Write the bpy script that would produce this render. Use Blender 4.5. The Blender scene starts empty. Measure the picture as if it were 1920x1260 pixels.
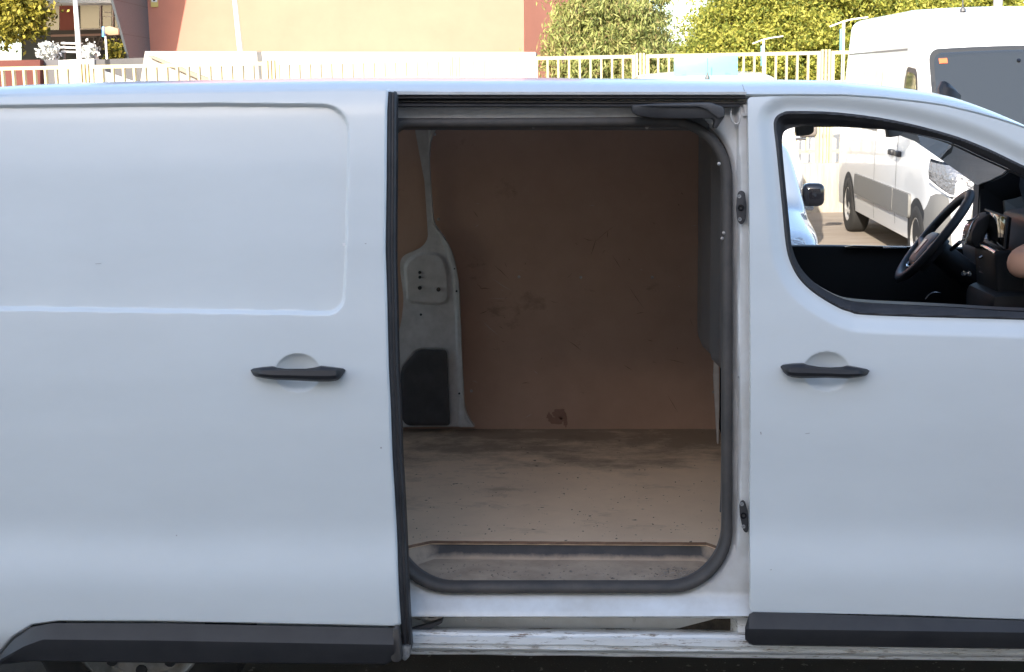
import bpy, bmesh, math, random
import numpy as np
from mathutils import Vector, Matrix

random.seed(7); rng = np.random.default_rng(7)
scene = bpy.context.scene
rad = math.radians

# ------------------------------------------------------------------ camera
FPX, PCX, PCY = 2500.0, 960.0, 630.0            # focal length and centre for a 1920 px wide frame
CAM = np.array([0.0, -3.6, 1.79])
_y, _p, _r = rad(4.0), rad(9.3), rad(-0.93)
_f = np.array([-math.sin(_y) * math.cos(_p), math.cos(_y) * math.cos(_p), -math.sin(_p)])
_rt = np.array([math.cos(_y), math.sin(_y), 0.0]); _up = np.cross(_rt, _f)
RT = math.cos(_r) * _rt + math.sin(_r) * _up
UP = -math.sin(_r) * _rt + math.cos(_r) * _up
cam_data = bpy.data.cameras.new('camera'); cam = bpy.data.objects.new('camera', cam_data)
scene.collection.objects.link(cam)
m = Matrix(((RT[0], UP[0], -_f[0], CAM[0]), (RT[1], UP[1], -_f[1], CAM[1]), (RT[2], UP[2], -_f[2], CAM[2]), (0, 0, 0, 1)))
cam.matrix_world = m
cam_data.sensor_width = 36.0; cam_data.lens = 36.0 * FPX / 1920.0
cam_data.clip_start = 0.05; cam_data.clip_end = 2000
scene.camera = cam

# ------------------------------------------------------------------ sky, sun, exposure
SUN_EL, SUN_AZ = 23.0, -15.5                      # azimuth: degrees to the right of straight behind the camera
world = bpy.data.worlds.new('World'); scene.world = world; world.use_nodes = True
nt = world.node_tree; bg = nt.nodes['Background']
sky = nt.nodes.new('ShaderNodeTexSky'); sky.sky_type = 'NISHITA'; sky.sun_disc = False
sky.sun_elevation = rad(SUN_EL); sky.sun_rotation = rad(180 - SUN_AZ)
sky.air_density = 1.0; sky.dust_density = 1.5; sky.ozone_density = 1.0
nt.links.new(sky.outputs[0], bg.inputs[0]); bg.inputs[1].default_value = 0.15
sd = bpy.data.lights.new('sun', 'SUN'); sun = bpy.data.objects.new('sun', sd); scene.collection.objects.link(sun)
sd.energy = 3.1; sd.angle = rad(0.53); sd.color = (1.0, 0.93, 0.82)
to_sun = Vector((math.sin(rad(SUN_AZ)) * math.cos(rad(SUN_EL)), -math.cos(rad(SUN_AZ)) * math.cos(rad(SUN_EL)), math.sin(rad(SUN_EL))))
sun.rotation_euler = to_sun.to_track_quat('Z', 'Y').to_euler(); sun.location = (6, -14, 20)
vs = scene.view_settings
scene.display_settings.display_device = 'sRGB'
vs.view_transform = 'Standard'; vs.look = 'None'; vs.gamma = 1.0; vs.use_curve_mapping = False; vs.exposure = 1.66
scene.render.engine = 'CYCLES'
scene.cycles.use_denoising = True
scene.cycles.max_bounces = 10; scene.cycles.diffuse_bounces = 6; scene.cycles.transparent_max_bounces = 12
scene.cycles.sample_clamp_indirect = 6.0

# ------------------------------------------------------------------ projection used as a measuring tool
def ray(px, py): return _f + RT * (px - PCX) / FPX - UP * (py - PCY) / FPX
def W(px, py, Y=0.0):
    d = ray(px, py); return CAM + d * ((Y - CAM[1]) / d[1])

# ------------------------------------------------------------------ materials
def lin(r, g, b):
    f = lambda c: (c / 255 / 12.92) if c <= 10 else ((c / 255 + 0.055) / 1.055) ** 2.4
    return (f(r), f(g), f(b))
def mat(name, col, rough=0.5, metal=0.0, coat=0.0, coat_rough=0.05, var=0.0, vscale=6.0, col2=None, bump=0.0, bscale=80.0, bdist=0.002, spec=0.5, detail=4.0, stretch=None, emit=None):
    M = bpy.data.materials.new(name); M.use_nodes = True
    t = M.node_tree; b = t.nodes['Principled BSDF']
    b.inputs['Base Color'].default_value = (*col, 1); b.inputs['Roughness'].default_value = rough
    b.inputs['Metallic'].default_value = metal; b.inputs['Coat Weight'].default_value = coat
    b.inputs['Coat Roughness'].default_value = coat_rough; b.inputs['Specular IOR Level'].default_value = spec
    if var or bump:
        tc = t.nodes.new('ShaderNodeTexCoord'); mp = t.nodes.new('ShaderNodeMapping')
        t.links.new(tc.outputs['Object'], mp.inputs[0])
        if stretch: mp.inputs['Scale'].default_value = stretch
    if var:
        n = t.nodes.new('ShaderNodeTexNoise'); n.inputs['Scale'].default_value = vscale; n.inputs['Detail'].default_value = detail
        n.inputs['Roughness'].default_value = 0.65
        t.links.new(mp.outputs[0], n.inputs['Vector'])
        r = t.nodes.new('ShaderNodeMapRange'); r.inputs[1].default_value = 0.3; r.inputs[2].default_value = 0.7
        t.links.new(n.outputs[0], r.inputs[0])
        mx = t.nodes.new('ShaderNodeMix'); mx.data_type = 'RGBA'
        c2 = col2 if col2 else tuple(c * (1 - var) for c in col)
        mx.inputs[6].default_value = (*col, 1); mx.inputs[7].default_value = (*c2, 1)
        t.links.new(r.outputs[0], mx.inputs[0]); t.links.new(mx.outputs[2], b.inputs['Base Color'])
    if bump:
        n2 = t.nodes.new('ShaderNodeTexNoise'); n2.inputs['Scale'].default_value = bscale; n2.inputs['Detail'].default_value = 3
        t.links.new(mp.outputs[0], n2.inputs['Vector'])
        bp = t.nodes.new('ShaderNodeBump'); bp.inputs['Strength'].default_value = bump; bp.inputs['Distance'].default_value = bdist
        t.links.new(n2.outputs[0], bp.inputs['Height']); t.links.new(bp.outputs[0], b.inputs['Normal'])
    if emit:
        b.inputs['Emission Color'].default_value = (*emit[:3], 1); b.inputs['Emission Strength'].default_value = emit[3]
    return M
def glass_mat(name, tint=(0.9, 0.95, 0.94), rough=0.0, refl=1.0):
    M = bpy.data.materials.new(name); M.use_nodes = True; t = M.node_tree; t.nodes.clear()
    o = t.nodes.new('ShaderNodeOutputMaterial'); mx = t.nodes.new('ShaderNodeMixShader')
    tr = t.nodes.new('ShaderNodeBsdfTransparent'); tr.inputs[0].default_value = (*tint, 1)
    gl = t.nodes.new('ShaderNodeBsdfGlossy'); gl.inputs['Roughness'].default_value = rough
    fr = t.nodes.new('ShaderNodeFresnel'); fr.inputs[0].default_value = 1.5
    t.links.new(fr.outputs[0], mx.inputs[0]); t.links.new(tr.outputs[0], mx.inputs[1]); t.links.new(gl.outputs[0], mx.inputs[2])
    t.links.new(mx.outputs[0], o.inputs[0]); return M
def leaf_mat(name, cols, trans=0.35):
    M = bpy.data.materials.new(name); M.use_nodes = True; t = M.node_tree; t.nodes.clear()
    o = t.nodes.new('ShaderNodeOutputMaterial'); mx = t.nodes.new('ShaderNodeMixShader'); mx.inputs[0].default_value = trans
    g = t.nodes.new('ShaderNodeNewGeometry'); cr = t.nodes.new('ShaderNodeValToRGB')
    e = cr.color_ramp.elements
    e[0].color = (*cols[0], 1); e[-1].color = (*cols[-1], 1)
    for i, c in enumerate(cols[1:-1]):
        k = e.new((i + 1) / (len(cols) - 1)); k.color = (*c, 1)
    t.links.new(g.outputs['Random Per Island'], cr.inputs[0])
    d = t.nodes.new('ShaderNodeBsdfPrincipled'); d.inputs['Roughness'].default_value = 0.6; d.inputs['Specular IOR Level'].default_value = 0.25
    tl = t.nodes.new('ShaderNodeBsdfTranslucent')
    t.links.new(cr.outputs[0], d.inputs['Base Color']); t.links.new(cr.outputs[0], tl.inputs[0])
    t.links.new(d.outputs[0], mx.inputs[1]); t.links.new(tl.outputs[0], mx.inputs[2]); t.links.new(mx.outputs[0], o.inputs[0]); return M

def dirty_paint(name):
    """white van paint: gloss coat, faint waviness, road film"""
    M = mat(name, (0.738, 0.766, 0.768), rough=0.40, coat=0.7, coat_rough=0.13, var=0.06, vscale=2.2, col2=(0.698, 0.726, 0.728), bump=0.10, bscale=2.6, bdist=0.012, stretch=(1, 1, 2.2))
    return M
P = {}
P['paint'] = dirty_paint('white_paint')
P['paint_in'] = mat('white_jamb_paint', (0.74, 0.74, 0.735), rough=0.4, coat=0.4, coat_rough=0.15, var=0.12, vscale=9, col2=(0.60, 0.58, 0.55))
def sill_paint():
    M = mat('dirty_sill_paint', (0.80, 0.80, 0.79), rough=0.45, coat=0.2, var=1.0, vscale=5, col2=(0.70, 0.69, 0.67))
    t = M.node_tree; b = t.nodes['Principled BSDF']; src = b.inputs['Base Color'].links[0].from_socket
    tc = t.nodes.new('ShaderNodeTexCoord'); mp = t.nodes.new('ShaderNodeMapping'); mp.inputs['Scale'].default_value = (7, 20, 55)
    t.links.new(tc.outputs['Object'], mp.inputs[0])
    n = t.nodes.new('ShaderNodeTexNoise'); n.inputs['Scale'].default_value = 2.0; n.inputs['Detail'].default_value = 8; n.inputs['Roughness'].default_value = 0.75
    t.links.new(mp.outputs[0], n.inputs['Vector'])
    r = t.nodes.new('ShaderNodeMapRange'); r.inputs[1].default_value = 0.54; r.inputs[2].default_value = 0.635
    t.links.new(n.outputs[0], r.inputs[0])
    mx = t.nodes.new('ShaderNodeMix'); mx.data_type = 'RGBA'; mx.inputs[7].default_value = (0.17, 0.115, 0.07, 1)
    t.links.new(r.outputs[0], mx.inputs[0]); t.links.new(src, mx.inputs[6]); t.links.new(mx.outputs[2], b.inputs['Base Color'])
    return M
P['sill'] = sill_paint()
P['rubber'] = mat('black_rubber', (0.028, 0.027, 0.03), rough=0.5, var=0.5, vscale=14, col2=(0.05, 0.048, 0.05), bump=0.15, bscale=200)
P['rubber_dusty'] = mat('dusty_rubber', (0.05, 0.047, 0.046), rough=0.7, var=0.6, vscale=10, col2=(0.10, 0.085, 0.075), bump=0.2, bscale=250)
P['trim'] = mat('black_trim_plastic', (0.022, 0.022, 0.025), rough=0.48, var=0.6, vscale=9, col2=(0.035, 0.034, 0.036), bump=0.25, bscale=500, bdist=0.0006)
P['handle'] = mat('handle_plastic', (0.02, 0.02, 0.023), rough=0.45, bump=0.2, bscale=600, bdist=0.0005)
P['black'] = mat('cab_black', (0.018, 0.019, 0.022), rough=0.6)
P['dash'] = mat('dash_plastic', (0.055, 0.057, 0.064), rough=0.5, bump=0.2, bscale=500, bdist=0.0006)
P['gloss'] = mat('gloss_black', (0.006, 0.006, 0.008), rough=0.08, coat=0.5)
P['chrome'] = mat('satin_chrome', (0.65, 0.65, 0.66), rough=0.22, metal=1.0)
P['steel'] = mat('painted_steel', (0.42, 0.42, 0.42), rough=0.5, var=0.4, vscale=30, col2=(0.2, 0.19, 0.18))
P['alu'] = mat('worn_aluminium', (0.62, 0.60, 0.58), rough=0.4, metal=0.6, var=0.6, vscale=60, col2=(0.2, 0.18, 0.16))
P['pillar'] = mat('grey_primer_metal', (0.54, 0.525, 0.52), rough=0.5, coat=0.15, var=0.3, vscale=22, col2=(0.40, 0.385, 0.375), detail=8)
P['liner'] = mat('grey_liner', (0.075, 0.075, 0.082), rough=0.42, var=0.5, vscale=8, col2=(0.11, 0.105, 0.105))
P['trimgrey'] = mat('pillar_trim_grey', (0.50, 0.49, 0.46), rough=0.8)
P['glass'] = glass_mat('clear_glass')
P['dglass'] = mat('dark_vehicle_glass', (0.03, 0.035, 0.04), rough=0.04, coat=0.6)
P['tyre'] = mat('tyre_rubber', (0.022, 0.021, 0.02), rough=0.8, bump=0.3, bscale=60)
P['rim'] = mat('steel_rim', (0.55, 0.54, 0.52), rough=0.35, metal=0.5, var=0.4, vscale=20, col2=(0.28, 0.26, 0.23))
P['skin'] = mat('skin', (0.55, 0.31, 0.22), rough=0.5, bump=0.1, bscale=150)

def plywood(name, c1, c2, stain, scale=1.0, stain_lo=0.58, spots=True, amount=1.0, far_stain=False):
    M = mat(name, c1, rough=0.6, var=1.0, vscale=3.0 * scale, col2=c2, bump=0.25, bscale=120, bdist=0.0015, detail=8)
    t = M.node_tree; b = t.nodes['Principled BSDF']; src = b.inputs['Base Color'].links[0].from_socket
    tc = t.nodes.new('ShaderNodeTexCoord')
    def layer(src, sc, lo, hi, col, st, det=6.0, amt=1.0):
        mp = t.nodes.new('ShaderNodeMapping'); mp.inputs['Scale'].default_value = st; mp.inputs['Location'].default_value = (random.random() * 9, random.random() * 9, 3)
        t.links.new(tc.outputs['Object'], mp.inputs[0])
        n = t.nodes.new('ShaderNodeTexNoise'); n.inputs['Scale'].default_value = sc; n.inputs['Detail'].default_value = det; n.inputs['Roughness'].default_value = 0.7
        t.links.new(mp.outputs[0], n.inputs['Vector'])
        r = t.nodes.new('ShaderNodeMapRange'); r.inputs[1].default_value = lo; r.inputs[2].default_value = hi; r.inputs[4].default_value = amt
        t.links.new(n.outputs[0], r.inputs[0])
        mx = t.nodes.new('ShaderNodeMix'); mx.data_type = 'RGBA'; mx.inputs[7].default_value = (*col, 1)
        t.links.new(r.outputs[0], mx.inputs[0]); t.links.new(src, mx.inputs[6]); return mx.outputs[2]
    src = layer(src, 2.6, stain_lo, 0.72, stain, (1, 1.6, 1), 6, 0.8 * amount)
    if spots:
        src = layer(src, 26, 0.70, 0.74, (0.025, 0.02, 0.017), (1, 1, 1), 2, 0.9)
        src = layer(src, 60, 0.73, 0.77, (0.5, 0.42, 0.36), (1, 1, 1), 2, 0.6)
    src = layer(src, 5, 0.64, 0.70, (0.06, 0.04, 0.033), (0.8, 1, 1.6), 8, 0.32)
    if far_stain:   # oily dirt tracked along the far side of the load floor, and a spill by the wall
        mp = t.nodes.new('ShaderNodeMapping'); mp.inputs['Scale'].default_value = (2.2, 3.2, 1); t.links.new(tc.outputs['Object'], mp.inputs[0])
        n = t.nodes.new('ShaderNodeTexNoise'); n.inputs['Scale'].default_value = 1.7; n.inputs['Detail'].default_value = 9; n.inputs['Roughness'].default_value = 0.72; t.links.new(mp.outputs[0], n.inputs['Vector'])
        sx = t.nodes.new('ShaderNodeSeparateXYZ'); t.links.new(tc.outputs['Object'], sx.inputs[0])
        yy = t.nodes.new('ShaderNodeMapRange'); yy.inputs[1].default_value = -0.15; yy.inputs[2].default_value = 0.70; yy.inputs[3].default_value = -0.16; yy.inputs[4].default_value = 0.20; t.links.new(sx.outputs[1], yy.inputs[0])
        ad = t.nodes.new('ShaderNodeMath'); t.links.new(n.outputs[0], ad.inputs[0]); t.links.new(yy.outputs[0], ad.inputs[1])
        r = t.nodes.new('ShaderNodeMapRange'); r.inputs[1].default_value = 0.46; r.inputs[2].default_value = 0.68; r.inputs[4].default_value = 0.75; t.links.new(ad.outputs[0], r.inputs[0])
        mx = t.nodes.new('ShaderNodeMix'); mx.data_type = 'RGBA'; mx.inputs[7].default_value = (0.17, 0.12, 0.085, 1); t.links.new(r.outputs[0], mx.inputs[0]); t.links.new(src, mx.inputs[6]); src = mx.outputs[2]
    t.links.new(src, b.inputs['Base Color']); return M
P['wallply'] = plywood('film_plywood_wall', (0.475, 0.305, 0.225), (0.39, 0.245, 0.18), (0.20, 0.118, 0.088), spots=False, stain_lo=0.62)
P['floorply'] = plywood('dusty_plywood_floor', (0.79, 0.59, 0.41), (0.65, 0.475, 0.33), (0.30, 0.205, 0.14), amount=0.9, far_stain=True)
P['plyedge'] = mat('plywood_edge', (0.25, 0.15, 0.10), rough=0.7, var=0.5, vscale=40)
P['dust'] = mat('dusty_step_plastic', (0.31, 0.235, 0.175), rough=0.8, var=1, vscale=9, col2=(0.52, 0.405, 0.30), bump=0.4, bscale=220, bdist=0.002, detail=9)

# ------------------------------------------------------------------ object helpers
OFF = {}
def link(o, parent=None):
    scene.collection.objects.link(o)
    if parent is not None: o.parent = parent
    return o
def tag(o, label=None, cat=None, group=None, kind=None):
    if label: o['label'] = label
    if cat: o['category'] = cat
    if group: o['group'] = group
    if kind: o['kind'] = kind
    return o
def thing(name, label, cat, loc=(0, 0, 0), rz=0.0, group=None):
    o = bpy.data.objects.new(name, None); o.empty_display_size = 0.2; link(o)
    o.location = loc; o.rotation_euler = (0, 0, rz); OFF[o.name] = np.array(loc, float)
    return tag(o, label, cat, group)
def mk(name, V, F, material, parent=None, ang=35.0, local=False):
    V = np.asarray(V, float)
    off = np.zeros(3)
    if parent is not None and not local: off = OFF[parent.name]
    me = bpy.data.meshes.new(name); me.from_pydata((V - off).tolist(), [], [list(map(int, f)) for f in F])
    me.update()
    if material is not None: me.materials.append(material)
    if ang is not None:
        me.polygons.foreach_set('use_smooth', np.ones(len(me.polygons), bool)); me.set_sharp_from_angle(angle=rad(ang))
    o = bpy.data.objects.new(name, me); link(o, parent); OFF[o.name] = off
    return o
def fix_normals(o):
    bm = bmesh.new(); bm.from_mesh(o.data); bmesh.ops.recalc_face_normals(bm, faces=bm.faces); bm.to_mesh(o.data); bm.free(); return o
def from_bm(name, bm, material, parent=None, ang=35.0, local=False):
    bm.verts.index_update(); V = [v.co[:] for v in bm.verts]; F = [[v.index for v in f.verts] for f in bm.faces]; bm.free()
    return mk(name, V, F, material, parent, ang, local)
def grid_faces(n, mrows, closed_u=False, closed_v=False):
    F = []
    for j in range(mrows if closed_v else mrows - 1):
        for i in range(n if closed_u else n - 1):
            a = j * n + i; b = j * n + (i + 1) % n; c = ((j + 1) % mrows) * n + (i + 1) % n; d = ((j + 1) % mrows) * n + i
            F.append((a, b, c, d))
    return F
def loft(name, rows, material, parent=None, closed_u=False, closed_v=False, caps=False, ang=35.0, local=False):
    n = len(rows[0]); V = np.concatenate([np.asarray(r, float) for r in rows]); F = grid_faces(n, len(rows), closed_u, closed_v)
    if caps:
        F.append(tuple(range(n))[::-1]); F.append(tuple(range((len(rows) - 1) * n, len(rows) * n)))
    return fix_normals(mk(name, V, F, material, parent, ang, local))
def rnd(pts, n=7):
    """closed outline with filleted corners; pts = (x, y, radius)"""
    out = []; N = len(pts); p = [np.array(q[:2], float) for q in pts]; R = [q[2] if len(q) > 2 else 0 for q in pts]
    for i in range(N):
        a, b, c = p[i - 1], p[i], p[(i + 1) % N]
        if R[i] <= 0: out.append(b); continue
        u = a - b; v = c - b; lu, lv = np.linalg.norm(u), np.linalg.norm(v)
        k = min(R[i], lu * 0.49, lv * 0.49); s = b + u / lu * k; e = b + v / lv * k
        for q in np.linspace(0, 1, n):
            # rational quadratic close to a circle
            w = 0.7071; den = (1 - q) ** 2 + 2 * w * q * (1 - q) + q * q
            out.append(((1 - q) ** 2 * s + 2 * w * q * (1 - q) * b + q * q * e) / den)
    return np.array(out)
def smooth_line(pts, n=6, closed=False):
    p = np.array(pts, float); N = len(p); out = []
    for i in range(N if closed else N - 1):
        p0 = p[(i - 1) % N] if (closed or i > 0) else 2 * p[0] - p[1]
        p1 = p[i]; p2 = p[(i + 1) % N]; p3 = p[(i + 2) % N] if (closed or i + 2 < N) else 2 * p[-1] - p[-2]
        for q in np.linspace(0, 1, n, endpoint=False):
            out.append(0.5 * ((2 * p1) + (-p0 + p2) * q + (2 * p0 - 5 * p1 + 4 * p2 - p3) * q * q + (-p0 + 3 * p1 - 3 * p2 + p3) * q ** 3))
    if not closed: out.append(p[-1])
    return np.array(out)
def sdf_poly(poly):
    poly = np.asarray(poly, float); A = poly; B = np.roll(poly, -1, axis=0)
    def f(x, z):
        x = np.asarray(x, float); z = np.asarray(z, float)
        best = np.full(x.shape, 1e9); ins = np.zeros(x.shape, bool)
        for (ax, az), (bx, bz) in zip(A, B):
            dx, dz = bx - ax, bz - az; L = dx * dx + dz * dz
            if L < 1e-14: continue
            t = np.clip(((x - ax) * dx + (z - az) * dz) / L, 0, 1)
            best = np.minimum(best, (x - ax - t * dx) ** 2 + (z - az - t * dz) ** 2)
            if abs(dz) > 1e-12:
                c = ((az > z) != (bz > z)) & (x < dx * (z - az) / dz + ax); ins ^= c
        d = np.sqrt(best); return np.where(ins, -d, d)
    f.poly = poly; return f
def sstep(a, b, x):
    t = np.clip((x - a) / (b - a), 0, 1); return t * t * (3 - 2 * t)
def panel(name, sdf, bbox, cell, fmap, material, parent=None, thick=None, ang=35.0, local=False):
    """sheet trimmed to sdf<0 with a clean edge; fmap(a,b)->Nx3; thick = offset vector for a back face"""
    a0, b0, a1, b1 = bbox; na = int((a1 - a0) / cell) + 2; nb = int((b1 - b0) / cell) + 2
    A, B = np.meshgrid(np.linspace(a0, a1, na), np.linspace(b0, b1, nb)); A = A.ravel(); B = B.ravel()
    d = sdf(A, B); e = cell * 0.1
    for _ in range(2):
        k = np.abs(d) < 0.72 * cell if _ == 0 else k
        ak, bk = A[k], B[k]; dk = sdf(ak, bk)
        gx = (sdf(ak + e, bk) - sdf(ak - e, bk)) / (2 * e); gz = (sdf(ak, bk + e) - sdf(ak, bk - e)) / (2 * e)
        g = np.maximum(np.hypot(gx, gz), 0.3); A[k] = ak - dk * gx / g / g; B[k] = bk - dk * gz / g / g
    ok = (d < 0) | k
    idx = np.arange(na * nb).reshape(nb, na)
    q = np.stack([idx[:-1, :-1], idx[:-1, 1:], idx[1:, 1:], idx[1:, :-1]], -1).reshape(-1, 4)
    okq = ok[q]; cnt = okq.sum(1)
    ctr = sdf(A[q].mean(1), B[q].mean(1)) < 0.02 * cell
    F = [tuple(r) for r in q[(cnt == 4) & ctr]]
    for r, o4 in zip(q[cnt == 3], okq[cnt == 3]):
        tri = tuple(r[o4])
        F.append(tri)
    used = np.unique(np.concatenate([np.array(f) for f in F])) if F else np.array([], int)
    remap = -np.ones(na * nb, int); remap[used] = np.arange(len(used))
    V = np.stack(fmap(A[used], B[used]), -1); F = [tuple(remap[list(f)]) for f in F]
    if thick is not None:
        n = len(V); V = np.concatenate([V, V + np.asarray(thick)])
        ed = {}
        for f in F:
            for i in range(len(f)):
                ed[(f[i], f[(i + 1) % len(f)])] = 1
        side = [(a, b) for (a, b) in ed if (b, a) not in ed]
        F = F + [tuple(i + n for i in f[::-1]) for f in F] + [(b, a, a + n, b + n) for a, b in side]
    return mk(name, V, F, material, parent, ang, local)
def sweep(name, path, prof2, material, parent=None, closed=False, out=(0, -1, 0), ang=40.0, caps=True, local=False, scale=None):
    """prof2: closed list of (across, outward)"""
    Pth = np.asarray(path, float); n = len(Pth); out = np.array(out, float)
    T = np.roll(Pth, -1, 0) - np.roll(Pth, 1, 0)
    if not closed: T[0] = Pth[1] - Pth[0]; T[-1] = Pth[-1] - Pth[-2]
    T /= np.linalg.norm(T, axis=1)[:, None]
    rows = []
    for i in range(n):
        b = np.cross(T[i], out); b /= np.linalg.norm(b); nn = np.cross(b, T[i]); s = 1.0 if scale is None else scale[i]
        rows.append([Pth[i] + s * (u * b + v * nn) for u, v in prof2])
    return loft(name, rows, material, parent, closed_u=True, closed_v=closed, caps=caps and not closed, ang=ang, local=local)
def ring_prof(rx, ry, n=10): return [(rx * math.cos(2 * math.pi * k / n), ry * math.sin(2 * math.pi * k / n)) for k in range(n)]
def tube(name, path, r, material, parent=None, n=8, local=False, taper=None):
    Pth = np.asarray(path, float)
    T = np.abs(Pth[-1] - Pth[0]); ax = [(1, 0, 0), (0, 1, 0), (0, 0, 1)][int(np.argmin(T))]
    return sweep(name, Pth, ring_prof(r, r, n), material, parent, out=ax, ang=60, local=local, scale=taper)
def box(name, c, s, material, parent=None, r=0.0, rot=None, local=False, seg=2):
    bm = bmesh.new(); bmesh.ops.create_cube(bm, size=1.0); bmesh.ops.scale(bm, vec=s, verts=bm.verts)
    if r: bmesh.ops.bevel(bm, geom=list(bm.edges), offset=r, segments=seg, profile=0.5, affect='EDGES')
    if rot is not None: bmesh.ops.rotate(bm, cent=(0, 0, 0), matrix=Matrix.Rotation(rot[1], 3, rot[0]), verts=bm.verts)
    bmesh.ops.translate(bm, vec=c, verts=bm.verts)
    return from_bm(name, bm, material, parent, 35, local)
def prism(name, outline, axis_vec, material, parent=None, r=0.0, local=False, ang=35):
    """outline: Nx3 planar polygon, extruded by axis_vec"""
    bm = bmesh.new(); vs = [bm.verts.new(tuple(p)) for p in outline]; f = bm.faces.new(vs)
    e = bmesh.ops.extrude_face_region(bm, geom=[f]); bmesh.ops.translate(bm, vec=Vector(axis_vec), verts=[v for v in e['geom'] if isinstance(v, bmesh.types.BMVert)])
    bmesh.ops.recalc_face_normals(bm, faces=bm.faces)
    if r: bmesh.ops.bevel(bm, geom=[x for x in bm.edges], offset=r, segments=2, profile=0.5, affect='EDGES', clamp_overlap=True)
    return from_bm(name, bm, material, parent, ang, local)
def lathe(name, prof2, c, axis, material, parent=None, n=40, ang=40, local=False):
    """prof2: (radius, along axis)"""
    ax = np.array(axis, float); t = np.array((0, 0, 1.0)) if abs(ax[2]) < 0.9 else np.array((1.0, 0, 0)); u = np.cross(ax, t); u /= np.linalg.norm(u); v = np.cross(ax, u)
    rows = [[np.array(c) + ax * h + rr * (math.cos(a) * u + math.sin(a) * v) for a in np.linspace(0, 2 * math.pi, n, endpoint=False)] for rr, h in prof2]
    return loft(name, rows, material, parent, closed_u=True, ang=ang, local=local)

# ------------------------------------------------------------------ ground
def ground_z(Y): return np.where(np.asarray(Y, float) < 2.2, 0.0, 0.029 * (np.asarray(Y, float) - 2.2))
def asphalt():
    M = mat('asphalt', (0.080, 0.076, 0.072), rough=0.85, var=1, vscale=0.8, col2=(0.11, 0.102, 0.095), bump=0.6, bscale=170, bdist=0.006, detail=10)
    t = M.node_tree; b = t.nodes['Principled BSDF']; src = b.inputs['Base Color'].links[0].from_socket
    tc = t.nodes.new('ShaderNodeTexCoord'); v = t.nodes.new('ShaderNodeTexVoronoi'); v.inputs['Scale'].default_value = 95
    t.links.new(tc.outputs['Object'], v.inputs['Vector'])
    r = t.nodes.new('ShaderNodeMapRange'); r.inputs[1].default_value = 0.0; r.inputs[2].default_value = 0.32; r.inputs[3].default_value = 1.0; r.inputs[4].default_value = 0.0
    t.links.new(v.outputs['Distance'], r.inputs[0])
    g = t.nodes.new('ShaderNodeMath'); g.operation = 'MULTIPLY'; t.links.new(r.outputs[0], g.inputs[0])
    sp = t.nodes.new('ShaderNodeSeparateColor'); t.links.new(v.outputs['Color'], sp.inputs[0])
    r2 = t.nodes.new('ShaderNodeMapRange'); r2.inputs[1].default_value = 0.55; r2.inputs[2].default_value = 1.0; t.links.new(sp.outputs[0], r2.inputs[0]); t.links.new(r2.outputs[0], g.inputs[1])
    mx = t.nodes.new('ShaderNodeMix'); mx.data_type = 'RGBA'; mx.inputs[7].default_value = (0.24, 0.22, 0.20, 1)
    t.links.new(g.outputs[0], mx.inputs[0]); t.links.new(src, mx.inputs[6]); t.links.new(mx.outputs[2], b.inputs['Base Color']); return M
P['asphalt'] = asphalt()
ys = [-400, -40, -9, 2.2, 6, 12, 20, 40, 400]; xs = [-400, -30, 0, 30, 400]
gz = lambda y: float(ground_z(min(y, 19)))
tag(loft('ground', [[(x, y, gz(y)) for x in xs] for y in ys], P['asphalt'], ang=None), kind='structure')

cpm = mat('worn_concrete_paving', (.36, .30, .24), rough=.9, var=1, vscale=1.3, col2=(.26, .21, .165), bump=.4, bscale=60, bdist=.01, stretch=(1, 3, 1), detail=9)
tag(loft('car_park_surface', [[(x, y, float(ground_z(y)) + .004) for x in (-24, 0, 24)] for y in (2.6, 6, 10, 15.7)], cpm, ang=None), kind='structure')
# ------------------------------------------------------------------ the near van
_rows = [(120, .20), (178, .163), (300, .118), (450, .074), (600, .038), (700, .019), (800, .008), (900, .003), (975, 0), (1005, -.005), (1060, -.026), (1090, -.032), (1150, -.034), (1185, -.03), (1232, 0)]
_kz = np.array([W(1450, r, 0)[2] for r, _ in _rows])[::-1]; _ky = np.array([y for _, y in _rows])[::-1]
_tz = np.linspace(0.2, 2.0, 1801); _ty = np.interp(_tz, _kz, _ky); _k = np.exp(-0.5 * (np.arange(-60, 61) / 18.0) ** 2); _k /= _k.sum()
_ty = np.convolve(np.pad(_ty, 60, mode='edge'), _k, mode='valid')
def prof(z): return np.interp(z, _tz, _ty)
def WS(px, py, off=0.0):
    Y = off
    for _ in range(6):
        p = W(px, py, Y); Y = float(prof(p[2])) + off
    return W(px, py, Y)
def WSs(pts, off=0.0): return np.array([WS(p[0], p[1], off) for p in pts])
def xz(P3): return np.asarray(P3)[:, [0, 2]]
def mirror(Y): return 1.92 - Y

van = thing('cargo_van', 'white cargo van in the foreground with its side door slid open', 'van', (0, 0.96, 0))
paint, rubber, trim = P['paint'], P['rubber'], P['trim']

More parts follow.
